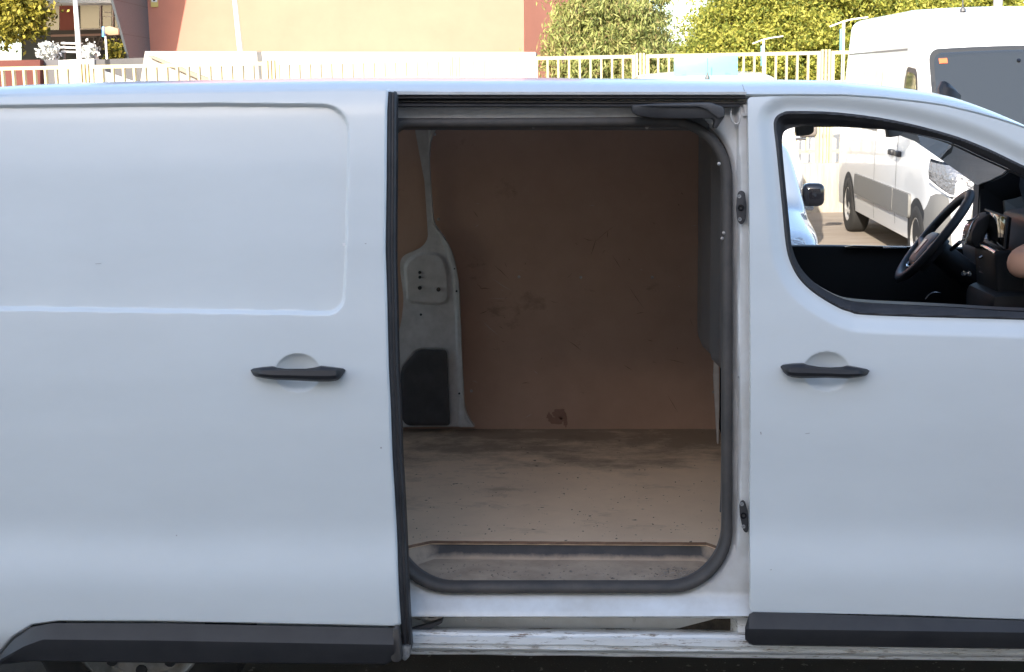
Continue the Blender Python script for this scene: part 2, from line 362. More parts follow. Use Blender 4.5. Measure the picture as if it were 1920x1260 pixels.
# --- scoop behind a door handle
def scoop(c, rx, rz):
    def f(x, z):
        r = np.sqrt(((x - c[0]) / rx) ** 2 + ((z - c[2]) / rz) ** 2)
        return 0.025 * np.clip(1 - r * r, 0, 1) ** 0.8
    return f
def handle(name, top, ridge, bot, off, parent, xs):
    rows = []
    n = 40
    X = np.linspace(xs[0], xs[1], n)
    def zof(line, x): return np.interp(x, [p[0] for p in line], [p[1] for p in line])
    for i, x in enumerate(X):
        e = min(1.0, 8.0 * min(i, n - 1 - i) / (n - 1) + 0.06); e = math.sin(e * math.pi / 2)
        zt, zr, zb = zof(top, x), zof(ridge, x), zof(bot, x)
        o = lambda py, d: WS(x, py, off - d * e)
        mid = 0.5 * (zr + zb)
        bk = 0.004 if (i < 8 or i > n - 9) else 0.016
        rows.append([o(zt, bk), o(zt + 0.25 * (zr - zt), 0.030), o(zr, 0.040), o(mid, 0.043), o(zb - 0.18 * (zb - zr), 0.039), o(zb, 0.028), o(zb, bk)])
    return loft(name, rows, P['handle'], parent, closed_u=True, caps=True, ang=28)
def zoompts(pts, ox, oy, s): return [(ox + x / s, oy + y / s) for x, y in pts]

# --- front door
S4 = lambda pts: zoompts(pts, 1400, 180, 2.8635)
winA = S4([(150, 170), (153, 130), (168, 105), (200, 88), (250, 80), (500, 88), (800, 130), (1100, 205), (1300, 280), (1489, 370)]) + [(2010, 350), (2110, 398), (2150, 425), (2172, 458), (2176, 520), (2174, 590), (2160, 606), (2120, 609)] + \
       [(1920, 602)] + S4([(700, 1185), (560, 1165), (480, 1133), (370, 1065), (290, 990), (240, 900), (215, 800), (195, 600), (165, 300)])
winB = [(1470, 285), (1470, 262), (1475, 248), (1491, 240), (1522, 236), (1575, 238), (1645, 242), (1700, 247), (1784, 266), (1854, 297), (1920, 327)] + [(2008, 371), (2095, 415), (2125, 440), (2136, 472), (2136, 570), (2125, 588), (2090, 592)] + \
       [(1920, 588), (1800, 581), (1697, 576), (1640, 573), (1589, 566), (1540, 540), (1505, 505), (1488, 466), (1484, 430), (1476, 350)]
winA3 = WSs(smooth_line(winA, 4, True)); winB3 = WSs(smooth_line(winB, 4, True))
sA, sB = sdf_poly(xz(winA3)), sdf_poly(xz(winB3))
door_out = [(1402, 182, 8), (1480, 179.5), (1580, 180), (1656, 185), (1732, 193.5), (1770, 199), (1828, 212.5), (1866, 223), (1904, 235), (1960, 255), (2050, 292), (2180, 351), (2240, 385, 30), (2245, 700), (2240, 1168, 4), (1920, 1161), (1700, 1153), (1407, 1147, 3)]
dO = sdf_poly(xz(WSs(rnd(door_out))))
hc = WS(1420 + 890 / 6.857, 620 + 525 / 6.857)
sc_f = scoop(hc, 0.0625, 0.0535)
def door_y(x, z):
    d = sA(x, z)
    sh = 0.020 * (1 - sstep(0.002, 0.050, d))
    return prof(z) + sh + sc_f(x, z)
def fdmap(a, b): return a, door_y(a, b), b
sdf_door = lambda x, z: np.maximum(dO(x, z), -sA(x, z))
lo = dO.poly.min(0) - .01; hi = dO.poly.max(0) + .01
front_door = panel('front_door', sdf_door, (lo[0], lo[1], hi[0], hi[1]), 0.0036, fdmap, paint, van, thick=(0, 0.03, 0))
def ring_y(x, z):
    d = -sA(x, z); s = prof(z) + 0.020
    return s + 0.002 - 0.006 * np.exp(-((d - 0.006) / 0.004) ** 2) + 0.004 * sstep(0.010, 0.013, d) + 0.035 * sstep(0.012, 0.04, d)
panel('window_seal', lambda x, z: np.maximum(sA(x, z), -sB(x, z)), (lo[0], lo[1], hi[0], hi[1]), 0.004, lambda a, b: (a, ring_y(a, b), b), rubber, front_door)
def loop_rows(P3, offs): return [np.stack([P3[:, 0], prof(P3[:, 2]) + o, P3[:, 2]], -1) for o in offs]
loft('window_frame', loop_rows(winB3, (0.055, 0.07, 0.12)), P['dash'], front_door, closed_u=True)
S7 = lambda pts: zoompts(pts, 1420, 620, 6.857)
handle('door_handle', S7([(300, 455), (330, 435), (450, 420), (590, 415), (650, 440), (800, 465), (950, 472), (1080, 465), (1160, 445), (1280, 465), (1420, 495), (1442, 515)]),
       S7([(300, 470), (600, 478), (1000, 497), (1442, 520)]), S7([(300, 475), (330, 525), (380, 575), (450, 600), (550, 610), (900, 607), (1150, 615), (1300, 600), (1400, 580), (1430, 550), (1442, 522)]), 0.0, front_door, (1420 + 300 / 6.857, 1420 + 1442 / 6.857))
def trim_strip(name, top, ridge, bot, off, parent, x0, x1, n=60, endround=6, material=None):
    rows = []
    f = lambda line, x: np.interp(x, [p[0] for p in line], [p[1] for p in line])
    for i, x in enumerate(np.linspace(x0, x1, n)):
        a, b, c = f(top, x), f(ridge, x), f(bot, x)
        base = -0.037 + off
        rows.append([W(x, a, base + 0.012), W(x, a + 1.0, base - 0.012), W(x, 0.5 * a + 0.5 * b, base - 0.022), W(x, b - 2, base - 0.0325), W(x, b + 3, base - 0.032), W(x, 0.5 * (b + c), base - 0.026), W(x, c - 2, base - 0.018), W(x, c, base - 0.008), W(x, c - 1, base + 0.015)])
    return loft(name, rows, material or trim, parent, closed_u=True, caps=True, ang=22)
trim_strip('lower_moulding', [(1397, 1176), (1406, 1147), (1412, 1147), (1920, 1163), (2240, 1173)], [(1397, 1181), (1920, 1188), (2240, 1193)], [(1397, 1199), (1404, 1207), (1412, 1210), (1920, 1217), (2240, 1222)], 0.0, front_door, 1397, 2240, n=110)

# --- sliding door, pushed back along the rear quarter and standing proud of it
SO = -0.068
fe = [(727, 176), (725, 210), (724, 330), (722, 470), (725, 560), (728, 690), (732, 770), (735, 860), (738, 910), (744, 1019), (748, 1128), (751, 1172)]
sd_out = [(-48, 180, 6), (300, 171), (700, 166), (727, 167, 6)] + fe + [(740, 1176), (300, 1167), (110, 1166), (60, 1173), (25, 1195), (0, 1224), (-48, 1290, 10)]
sO = sdf_poly(xz(WSs(rnd(sd_out), SO)))
rec = [(-30, 197, 20), (0, 195.5), (200, 193), (396, 191.8), (656, 194, 68), (656, 300), (652, 480), (646, 593, 66), (574, 591.5), (0, 583), (-30, 582, 20)]
sR = sdf_poly(xz(WSs(rnd(rec), SO)))
lhc = WS(558.5, 699.5, SO); sc_s = scoop(lhc, 0.0635, 0.0535)
def sdoor_y(x, z):
    d = sR(x, z)
    y = prof(z) + SO + 0.017 * (1 - sstep(-0.0118, 0.000, d)) + sc_s(x, z)
    e = sO(x, z)
    return y + 0.006 * sstep(-0.007, 0.0, e) ** 2
lo2 = sO.poly.min(0) - .01; hi2 = sO.poly.max(0) + .01
slide = panel('sliding_door', sO, (lo2[0], lo2[1], hi2[0], hi2[1]), 0.0029, lambda a, b: (a, sdoor_y(a, b), b), paint, van, thick=(0, 0.045, 0))
S6 = lambda pts: zoompts(pts, 420, 620, 6.857)
handle('door_handle', S6([(343, 505), (370, 485), (500, 465), (640, 455), (680, 475), (800, 490), (1050, 488), (1180, 470), (1250, 450), (1400, 465), (1540, 485), (1562, 505)]),
       S6([(343, 510), (480, 512), (1500, 510), (1562, 508)]), S6([(343, 512), (360, 560), (400, 590), (500, 610), (650, 630), (900, 640), (1200, 655), (1350, 655), (1460, 640), (1500, 610), (1550, 540), (1562, 510)]), SO, slide, (420 + 343 / 6.857, 420 + 1562 / 6.857))
trim_strip('lower_moulding', [(-48, 1292), (0, 1228), (25, 1199), (60, 1175), (100, 1167.5), (300, 1168), (738, 1177)], [(-48, 1305), (0, 1239), (45, 1214), (80, 1201), (300, 1203), (738, 1211)], [(-48, 1310), (0, 1246), (60, 1240), (300, 1243), (726, 1246), (738, 1236)], SO, slide, -48, 738, n=110)
# pale clip at the end of the moulding
prism('moulding_end', [W(x, y, -0.128) for x, y in [(738, 1178), (747, 1180), (753, 1238), (744, 1243), (734, 1240), (730, 1220)]], (0, 0.03, 0), P['rubber_dusty'], slide, r=0.003)
# leading edge rubber
edge = smooth_line([(734, 175), (733.5, 210), (733, 330), (732, 470), (734, 560), (737, 690), (741, 770), (744, 860), (747, 910), (752.5, 1019), (757, 1128), (762, 1214)], 5)
pth = np.array([WS(x, y, SO + 0.022) for x, y in edge])
lead = sweep('edge_seal', pth, [(-.0165, -.02), (-.0155, .008), (-.011, .0125), (-.0065, .007), (-.003, .007), (.002, .012), (.009, .009), (.0135, .0), (.0125, -.02)], rubber, slide, ang=30)
cap = prism('seal_end', [W(x, y, -0.095) for x, y in [(752, 1212), (769, 1213), (768, 1232), (760, 1240), (754, 1238)]], (0, 0.035, 0), P['alu'], slide, r=0.004)
# paint chips
prism('paint_chip', [W(x, y, -0.0175) for x, y in [(642, 456), (648, 456), (648, 461), (643, 461)]], (0, -0.001, 0), mat('bright_chip', (0.9, 0.9, 0.9), rough=0.3), slide)

scr_m = mat('scratch_grey', (0.40, 0.39, 0.39), rough=.7)
for pts in ([(179, 494.3), (190, 493.2), (190, 493.9), (179, 495.0)], [(713, 838), (716, 838), (716, 841), (713, 841)], [(684, 456), (687, 456), (687, 457.5), (684, 457.5)], [(330, 1003), (332, 1003), (332, 1005), (330, 1005)]):
    prism('scratch', WSs(pts, SO + (0.0164 if pts[0][0] < 300 else -0.0006)), (0, -0.0006, 0), scr_m, slide)
for pts in ([(1425, 810), (1427, 809), (1428, 814), (1426.5, 815)], [(1510, 812.5), (1518, 811.5), (1518, 812.6), (1510, 813.4)], [(1444, 1068), (1447, 1067), (1447, 1068.4), (1444, 1069)]):
    prism('scratch', WSs(pts, -0.0006), (0, -0.0006, 0), scr_m, front_door)
# --- door opening frame (white jamb) and B pillar
fr_out = sdf_poly(xz(WSs([(660, 186), (1411, 186), (1411, 1147), (660, 1147)], 0.055)))
open_px = rnd([(716, 214, 40), (1374, 210, 118), (1374, 1114, 118), (722, 1114, 120)], 12)
sOp = sdf_poly(xz(WSs(open_px, 0.055)))
x_step = WS(1386, 700, 0.05)[0]; z_sill = WS(1060, 1118, 0.05)[2]
zl1, zl2 = WS(1390, 300, .05)[2], WS(1390, 1010, .05)[2]
def jamb_y(x, z):
    w = sstep(x_step - .003, x_step + .003, x - 0.0035 * np.sin(z * 9)) * sstep(zl2 - .06, zl2 + .02, z)
    low = sstep(z_sill + 0.01, z_sill - 0.055, z)
    d = sOp(x, z)
    return prof(z) + 0.072 - 0.022 * w - 0.055 * low + 0.012 * (1 - sstep(0.0, 0.012, d))
lo3 = fr_out.poly.min(0) - .01; hi3 = fr_out.poly.max(0) + .01
jamb = panel('door_jamb', lambda x, z: np.maximum(fr_out(x, z), -sOp(x, z)), (lo3[0], lo3[1], hi3[0], hi3[1]), 0.005, lambda a, b: (a, jamb_y(a, b), b), P['paint_in'], van, thick=(0, 0.02, 0))
def plate(name, pts, material, parent, off, d, r=0.0):
    return prism(name, WSs(pts, off), (0, d, 0), material, parent, r=r)
# pressed shapes on the pillar top
tube('pressed_rib', [WS(x, y, 0.048) for x, y in smooth_line([(1371, 196), (1371, 222), (1378, 232), (1384, 231), (1387, 224), (1387, 197)], 4)], 0.0022, P['paint_in'], jamb)
plate('pillar_clip', [(1393, 196), (1400, 196), (1400, 217), (1392, 217), (1392, 213), (1396, 213)], P['paint_in'], jamb, 0.046, -0.006)
for (pts, scr, nm) in (([(1381, 370, 6), (1385, 357, 7), (1396, 358, 7), (1399, 385), (1398, 412, 8), (1390, 422, 9), (1383, 416, 7), (1380, 395)], [(1386, 368), (1387, 411)], 'upper'),
                       ([(1386, 945, 6), (1390, 937, 6), (1396, 938, 6), (1401, 955), (1403, 990, 6), (1400, 998, 6), (1393, 994, 6), (1389, 975), (1387, 966)], [(1391, 945), (1394, 987)], 'lower')):
    st = prism('door_buffer', WSs(rnd(pts, 5), 0.044), (0, -0.010, 0), rubber, jamb, r=0.002)
    c0 = WS(sum(p[0] for p in pts) / len(pts), sum(p[1] for p in pts) / len(pts), 0.034)
    lathe('socket', [(0.009, 0.002), (0.009, -0.004), (0.005, -0.004), (0.004, 0.0)], c0, (0, 1, 0), P['gloss'], st, n=14)
    for s in scr:
        lathe('screw', [(0.0055, 0.001), (0.0055, -0.003), (0.003, -0.003), (0.001, -0.001)], WS(*s, 0.034), (0, 1, 0), P['steel'], st, n=12)
plate('latch_slot', [(1386, 676), (1391, 677), (1391, 700), (1386, 697)], P['black'], jamb, 0.0655, -0.003)
lathe('latch_pin', [(0.004, 0.0), (0.004, -0.012), (0.0025, -0.014), (0.0, -0.014)], WS(1386, 706, 0.07), (0, 1, 0), P['steel'], jamb, n=12)

# --- rubber seal round the opening
seal_px = rnd([(726, 232, 40), (1364, 228, 108), (1364, 1103, 108), (733, 1103, 112)], 14)
seal_path = []
_c = np.roll(seal_px, -1, 0)
for p, q in zip(seal_px, _c):
    k = max(1, int(np.hypot(*(q - p)) / 25))
    for t in range(k): seal_path.append(p + (q - p) * t / k)
seal3 = WSs(seal_path, 0.06)
sweep('opening_seal', seal3, [(-.0145, -.03), (-.0145, -.004), (-.012, .006), (-.005, .0105), (.003, .0105), (.010, .005), (.0135, -.006), (.0135, -.03)], P['rubber_dusty'], van, closed=True, ang=50)
# lining just inside the opening
cen = seal3.mean(0)
def inset(P3, k, y): return np.stack([P3[:, 0] + (cen[0] - P3[:, 0]) * k, P3[:, 1] + y, P3[:, 2] + (cen[2] - P3[:, 2]) * k * 0.15], -1)
top_side = [i for i, p in enumerate(seal_path) if p[1] < 1000]
i0 = min(i for i in top_side); 
lin_rows = [inset(seal3, 0.022, y) for y in (-0.002, 0.03)] + [inset(seal3, 0.026, 0.06)]
loft('opening_lining', lin_rows, P['liner'], van, closed_u=True)

# --- header above the opening: track rails, pale strip, black bracket
def bar(name, px0, px1, y0, y1, off, d, material, parent=van, r=0.003, n=12, wav=0.0, slope=0.0):
    rows = []
    for i, x in enumerate(np.linspace(px0, px1, n)):
        dy = wav * math.sin(i * 1.7) + slope * (x - px0) / (px1 - px0)
        a = W(x, y0 + dy, off); b = W(x, y1 + dy, off)
        rows.append([a + (0, d, 0), a + (0, r, -r * .3), a + (0, 0, -r), b + (0, 0, r), b + (0, r, r * .3), b + (0, d, 0)])
    return loft(name, rows, material, parent, closed_u=True, caps=True)
bar('rail_lip', 728, 1400, 171, 178.5, 0.170, 0.10, P['paint_in'], r=0.002)
bar('upper_track', 735, 1398, 178.5, 186, 0.178, 0.06, rubber)
bar('upper_track', 735, 1398, 186.5, 193, 0.192, 0.06, P['rubber_dusty'], slope=3)
bar('upper_track', 740, 1388, 193.5, 201, 0.185, 0.05, rubber, slope=1)
bar('header_panel', 735, 1345, 199, 226, 0.225, 0.012, P['pillar'], slope=1, r=0.002)
bar('header_trim', 735, 1330, 217, 244, 0.222, 0.03, P['liner'], r=0.008, slope=1)
for x, y in ((758, 237), (868, 236), (1000, 238), (1213, 239)):
    lathe('trim_clip', [(0.005, 0.004), (0.005, -0.002), (0.0, -0.004)], W(x, y, 0.219), (0, 1, 0), P['alu'], van, n=8)
br = thing_part = prism('track_bracket', [W(x, y, 0.13) for x, y in [(1185, 197), (1230, 194), (1318, 192), (1333, 192), (1356, 200), (1360, 208), (1359, 219), (1350, 232), (1344, 242), (1337, 239), (1341, 228), (1336, 222), (1300, 223), (1225, 222), (1195, 217), (1185, 210)]], (0, 0.055, 0), P['rubber'], van, r=0.005)
prism('bracket_cheek', [W(x, y, 0.128) for x, y in [(1200, 197), (1318, 194), (1334, 194), (1356, 201), (1358, 217), (1347, 222), (1325, 205), (1310, 200), (1240, 200)]], (0, -0.006, 0), P['liner'], br, r=0.002)

# --- sill with the lower track
def zr(py, Y, px=1060): return W(px, py, Y)[2]
prof_sill = [(.135, zr(1108, .135)), (.10, zr(1118, .10)), (.055, zr(1128, .055)), (.030, zr(1143, .03)), (.020, zr(1151, .02)), (.020, zr(1156, .02)), (.026, zr(1157.5, .026)), (.10, zr(1156, .10)), (.104, zr(1160, .104)), (.104, zr(1177, .104)), (.09, zr(1180, .09)), (.045, zr(1182, .045)), (.010, zr(1184, .01)), (-.004, zr(1188, -.004)), (-.008, zr(1193, -.008)), (-.018, zr(1196, -.018)), (-.020, zr(1209, -.02)), (-.012, zr(1212, -.012)), (-.010, zr(1216, -.01)), (-.019, zr(1218, -.019)), (-.015, zr(1221, -.015)), (.0, zr(1223, 0)), (.004, zr(1229, .004)), (.03, zr(1230, .03)), (.14, zr(1225, .14))]
x_l, x_r, x_e = W(640, 1180, 0)[0], W(1372, 1170, 0.05)[0], W(1383, 1170, 0.02)[0]
Xs = list(np.linspace(x_l, x_r, 24))
rows = [[(x, y, z + 0.0012 * math.sin(x * 23 + k)) for k, (y, z) in enumerate(prof_sill)] for x in Xs]
sill = loft('sill', rows, P['sill'], van, ang=30)
# closed sill forward of the track slot, running under the front door
fl = list(prof_sill); fl[6:12] = [(.021, zr(1158, .02)), (.021, zr(1163, .02)), (.019, zr(1168, .02)), (.015, zr(1172, .02)), (.012, zr(1178, .012)), (.008, zr(1182, .01))]
rows = []
for x in np.concatenate([[x_r], [x_r + .004, x_e, x_e + .01], np.linspace(x_e + .05, 1.62, 12)]):
    t = sstep(x_r, x_e, np.array(x)); rows.append([(x, ya + (yb - ya) * t, za + (zb - za) * t) for (ya, za), (yb, zb) in zip(prof_sill, fl)])
loft('sill_front', rows, P['sill'], van, ang=30)
prism('slot_end', [W(x, y, .0985) for x, y in [(1262, 1181), (1300, 1171), (1335, 1162), (1352, 1156), (1384, 1156), (1384, 1182)]], (0, .003, 0), mat('slot_dark_brown', (.035, .027, .02), rough=.8, var=1, vscale=40, col2=(.10, .08, .06)), van)  # dark brown sheet tapering over the right end of the track slot
bar('slot_plate', 820, 1384, 1158, 1178, 0.100, 0.003, P['paint_in'], r=0.001)
for x in (873, 901, 1021, 1190):
    lathe('rivet', [(0.005, 0.002), (0.005, -0.001), (0.003, -0.0035), (0, -0.0035)], W(x, 1162.5, 0.099), (0, 1, 0), P['paint_in'], van, n=10)
# roller arm of the sliding door
arm = prism('roller_arm', [W(x, y, 0.03) for x, y in [(766, 1181), (800, 1172), (828, 1163), (831, 1158), (829, 1168), (806, 1181), (768, 1191)]], (0, 0.02, 0), P['liner'], slide, r=0.002)
prism('roller_bracket', [W(x, y, 0.05) for x, y in [(788, 1156), (800, 1157), (806, 1160), (815, 1157), (829, 1157), (828, 1164), (812, 1171), (795, 1168), (788, 1162)]], (0, 0.02, 0), P['alu'], arm, r=0.003)
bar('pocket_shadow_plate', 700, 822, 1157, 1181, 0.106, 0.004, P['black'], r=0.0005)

# --- cargo floor, step well, walls
z_f = W(1060, 1015, .30)[2]; z_s = z_f - 0.056
def floor_line(y): return y
Ye = W(1060, 1015, .30)[1]
xL, xR = W(806, 1015, .30)[0], W(1325, 1018, .30)[0]
xLL, xRR = W(768, 1030, .27)[0], W(1352, 1034, .265)[0]
X0, X1, YB = -2.30, 0.470, 1.78
outl = [(X0, .20), (xLL - .05, .20), (xLL, .252), (xL, .30), (xR, .30), (xRR, .250), (xRR + .04, .20), (X1, .20), (X1, YB), (X0, YB)]
fo = prism('cargo_floor', [(x, y, z_f) for x, y in outl], (0, 0, -0.012), P['floorply'], van, r=0.0)
# thin worn edge of the sheet
ex = np.linspace(0, 1, 26); line = [(xLL, .252), (xL, .30), (xR, .30), (xRR, .250)]
def along(line, n):
    line = np.array(line); seg = np.linalg.norm(np.diff(line, axis=0), axis=1); s = np.concatenate([[0], np.cumsum(seg)]); t = np.linspace(0, s[-1], n)
    return np.stack([np.interp(t, s, line[:, k]) for k in range(2)], -1)
ed = along(line, 60)
loft('floor_edge', [[(x, y - 0.003 + 0.0012 * math.sin(i * 1.3), z) for i, (x, y) in enumerate(ed)] for z in (z_f + .0006, z_f - .003, z_f - .008)], P['plyedge'], fo)
wl = along([(xLL + .002, .135), (xLL - .005, .245), (xL - .002, .303), (xR + .002, .303), (xRR + .004, .243), (xRR - .0, .135)], 60)
wi = along([(xLL + .030, .125), (xLL + .030, .238), (xL + .012, .288), (xR - .012, .288), (xRR - .030, .238), (xRR - .030, .125)], 60)
step = loft('step_well', [[(x, y, z_f - .011) for x, y in wl], [(x, y, z_f - .02) for x, y in wl * .96 + wi * .04], [(x, y, z_s + .012) for x, y in wl * .45 + wi * .55], [(x, y, z_s + .002) for x, y in wl * .1 + wi * .9], [(x, y, z_s) for x, y in wi]], P['liner'], van, ang=60)
def tray_mat():
    M = mat('dusty_black_tray', (.05, .05, .054), rough=.75, var=1, vscale=14, col2=(.085, .08, .08), bump=.3, bscale=200, detail=8)
    t = M.node_tree; b = t.nodes['Principled BSDF']; src = b.inputs['Base Color'].links[0].from_socket
    tc = t.nodes.new('ShaderNodeTexCoord'); sx = t.nodes.new('ShaderNodeSeparateXYZ'); t.links.new(tc.outputs['Object'], sx.inputs[0])
    n = t.nodes.new('ShaderNodeTexNoise'); n.inputs['Scale'].default_value = 9; n.inputs['Detail'].default_value = 9; n.inputs['Roughness'].default_value = .7; t.links.new(tc.outputs['Object'], n.inputs['Vector'])
    z = t.nodes.new('ShaderNodeMapRange'); z.inputs[1].default_value = z_s + .030; z.inputs[2].default_value = z_s + .002; z.inputs[3].default_value = -.35; z.inputs[4].default_value = .45; t.links.new(sx.outputs[2], z.inputs[0])
    xm = t.nodes.new('ShaderNodeMath'); xm.operation = 'SUBTRACT'; xm.inputs[1].default_value = (xL + xR) / 2; t.links.new(sx.outputs[0], xm.inputs[0])
    xa = t.nodes.new('ShaderNodeMath'); xa.operation = 'ABSOLUTE'; t.links.new(xm.outputs[0], xa.inputs[0])
    xr = t.nodes.new('ShaderNodeMapRange'); xr.inputs[1].default_value = (xR - xL) / 2 - .06; xr.inputs[2].default_value = (xR - xL) / 2 + .01; xr.inputs[3].default_value = -.35; xr.inputs[4].default_value = .30; t.links.new(xa.outputs[0], xr.inputs[0])
    mxm = t.nodes.new('ShaderNodeMath'); mxm.operation = 'MAXIMUM'; t.links.new(z.outputs[0], mxm.inputs[0]); t.links.new(xr.outputs[0], mxm.inputs[1])
    ad = t.nodes.new('ShaderNodeMath'); t.links.new(mxm.outputs[0], ad.inputs[0]); t.links.new(n.outputs[0], ad.inputs[1])
    r = t.nodes.new('ShaderNodeMapRange'); r.inputs[1].default_value = .46; r.inputs[2].default_value = .86; t.links.new(ad.outputs[0], r.inputs[0])
    mx = t.nodes.new('ShaderNodeMix'); mx.data_type = 'RGBA'; mx.inputs[7].default_value = (.42, .325, .245, 1); t.links.new(r.outputs[0], mx.inputs[0]); t.links.new(src, mx.inputs[6]); t.links.new(mx.outputs[2], b.inputs['Base Color']); return M
step.data.materials[0] = tray_mat()
prism('step_tread', [(x, y, z_s + .001) for x, y in [*wi, (xRR, .115), (xRR, .06), (xLL, .06), (xLL, .115)]], (0, 0, -.02), P['dust'], step)
box('under_tray', (-0.4, 0.96, 0.30), (4.0, 1.60, 0.02), P['black'], van)
ply = box('side_wall_lining', ((X0 + X1) / 2, YB + .006, (z_f + 1.80) / 2), (X1 - X0, .012, 1.80 - z_f), P['wallply'], van)
for x, y in ((1089, 520), (1223, 520), (973, 519), (1338, 735), (822, 411), (815, 252), (884, 733)):
    c = W(x, y, YB - .001); lathe('screw', [(0.006, 0.001), (0.006, -0.002), (0.003, -0.003), (0.0025, -0.001), (0, -.001)], c, (0, 1, 0), P['alu'], ply, n=10)
rd = sdf_poly([(.10, .35), (1.82, .35), (1.72, 1.84), (.20, 1.84)]); gwn = [sdf_poly(rnd([(.24, 1.12, .06), (.90, 1.12, .06), (.90, 1.72, .08), (.28, 1.72, .08)])), sdf_poly(rnd([(1.02, 1.12, .06), (1.68, 1.12, .06), (1.64, 1.72, .08), (1.02, 1.72, .08)]))]
rdo = panel('rear_doors', lambda y, z: np.maximum(np.maximum(rd(y, z), -gwn[0](y, z)), -gwn[1](y, z)), (.08, .33, 1.84, 1.86), .02, lambda a, b: (np.full_like(a, X0 - .06), a, b), P['paint_in'], van, thick=(.04, 0, 0))
for g_ in gwn: panel('added_rear_glass', g_, (.08, 1.0, 1.84, 1.86), .03, lambda a, b: (np.full_like(a, X0 - .04), a, b), P['glass'], rdo)  # unseen rear windows, added to let more daylight into the cargo space

# splash of old paint low on the lining
ang_ = np.linspace(0, 2 * math.pi, 40, endpoint=False); g_ = np.random.default_rng(3)
for (sx_, sy_, rx_, ry_) in ((1050, 776, 13, 9), (1042, 788, 16, 7), (1030, 781, 5, 6), (1060, 787, 4, 12)):
    rr_ = 1 + .28 * np.convolve(np.tile(g_.normal(size=40), 3), np.ones(3) / 3, 'same')[40:80]
    prism('paint_splash', [W(sx_ + rx_ * r_ * math.cos(a_), sy_ + ry_ * r_ * math.sin(a_), YB - .0006) for a_, r_ in zip(ang_, rr_)], (0, -.0005, 0), mat('old_red_stain', (.27, .15, .11), rough=.7), ply)
scuff_d, scuff_l = mat('scuff_dark', (.13, .075, .055), rough=.7), mat('scuff_pale', (.50, .40, .34), rough=.7)
g_ = np.random.default_rng(11)
for k in range(54):
    sx_, sy_ = g_.uniform(880, 1310), g_.uniform(330, 790); L_ = g_.uniform(4, 22) if k % 5 else g_.uniform(30, 60); an_ = g_.normal(.35, .7); w_ = g_.uniform(.5, 1.3)
    dx_, dy_ = L_ * math.cos(an_) / 2, L_ * math.sin(an_) / 2; nx_, ny_ = -math.sin(an_) * w_ / 2, math.cos(an_) * w_ / 2
    mk('scuff', [W(sx_ - dx_, sy_ - dy_, YB - .0008 - k * 1e-5), W(sx_ + nx_, sy_ + ny_ + 1.5 * math.sin(k), YB - .0008 - k * 1e-5), W(sx_ + dx_, sy_ + dy_, YB - .0008 - k * 1e-5), W(sx_ - nx_, sy_ - ny_ + 1.5 * math.sin(k), YB - .0008 - k * 1e-5)], [(0, 1, 2, 3)], scuff_l if k % 4 == 0 else scuff_d, ply, ang=None)
# rear pillar on the far wall
pil = [(776, 236), (818, 236), (806, 268), (803.5, 300), (807, 360), (812, 420, 20), (828, 438, 20), (846, 470, 30), (856, 512, 30), (861, 560), (866, 690), (871, 775, 15), (889, 801), (700, 803), (735, 660), (752, 605, 15), (756, 560, 10), (749, 505, 12), (750, 482, 12), (790, 465, 14), (802, 448, 8), (795, 340)]
pil3 = np.array([W(x, y, 1.70) for x, y in rnd(pil, 5)]); sP = sdf_poly(xz(pil3))
pr = sdf_poly(xz([W(x, y, 1.70) for x, y in rnd([(757, 492, 14), (785, 474, 10), (828, 474, 16), (842, 510, 16), (842, 565, 14), (826, 573, 10), (762, 568, 10)], 5)]))
rim = sdf_poly(xz([W(x, y, 1.70) for x, y in rnd([(700, 200), (803, 200), (812, 420, 20), (826, 440, 20), (840, 474, 30), (848, 512, 30), (853, 560), (858, 690), (861, 806), (700, 806)], 5)]))
cv = rnd([(783, 655, 8), (838, 655, 8), (844, 797, 5), (762, 797, 8), (752, 780, 8), (752, 690, 10)], 5)
sC = sdf_poly(xz([W(x, y, 1.70) for x, y in cv]))
def pil_y(x, z):
    return 1.70 + 0.014 * (1 - sstep(-.004, .010, -pr(x, z))) * 1.0 - 0.010 * (sstep(-.006, .006, rim(x, z))) + 0.006 * sstep(-.004, .004, -sC(x, z)) + .006 * np.sin(z * 14) * 0.3
lo4 = sP.poly.min(0) - .01; hi4 = sP.poly.max(0) + .01
pill = panel('rear_pillar', sP, (lo4[0], lo4[1], hi4[0], hi4[1]), 0.005, lambda a, b: (a, pil_y(a, b), b), P['pillar'], van, thick=(0, .03, 0))
tube('rim_bead', [W(x, y, 1.694) for x, y in smooth_line([(812, 421), (820, 431), (832, 446), (846, 472), (856, 512), (861, 560), (866, 690), (871, 775), (880, 796)], 4)], .0035, P['pillar'], pill, n=6)
pc = panel('pillar_cover', sC, (lo4[0], lo4[1], hi4[0], hi4[1]), 0.006, lambda a, b: (a, 1.690 - .004 * sstep(0, .012, -sC(a, b)), b), P['rubber'], pill, thick=(0, .012, 0))
for x, y, r in ((787, 511, .0065), (787, 520, .006), (787, 540, .008), (822, 543, .0085), (789, 590, .005), (856, 546, .004), (861, 738, .004), (852, 504, .003)):
    lathe('hole', [(r, .004), (r, -.0006), (0, -.0006)], W(x, y, 1.690), (0, 1, 0), P['black'], pill, n=10)

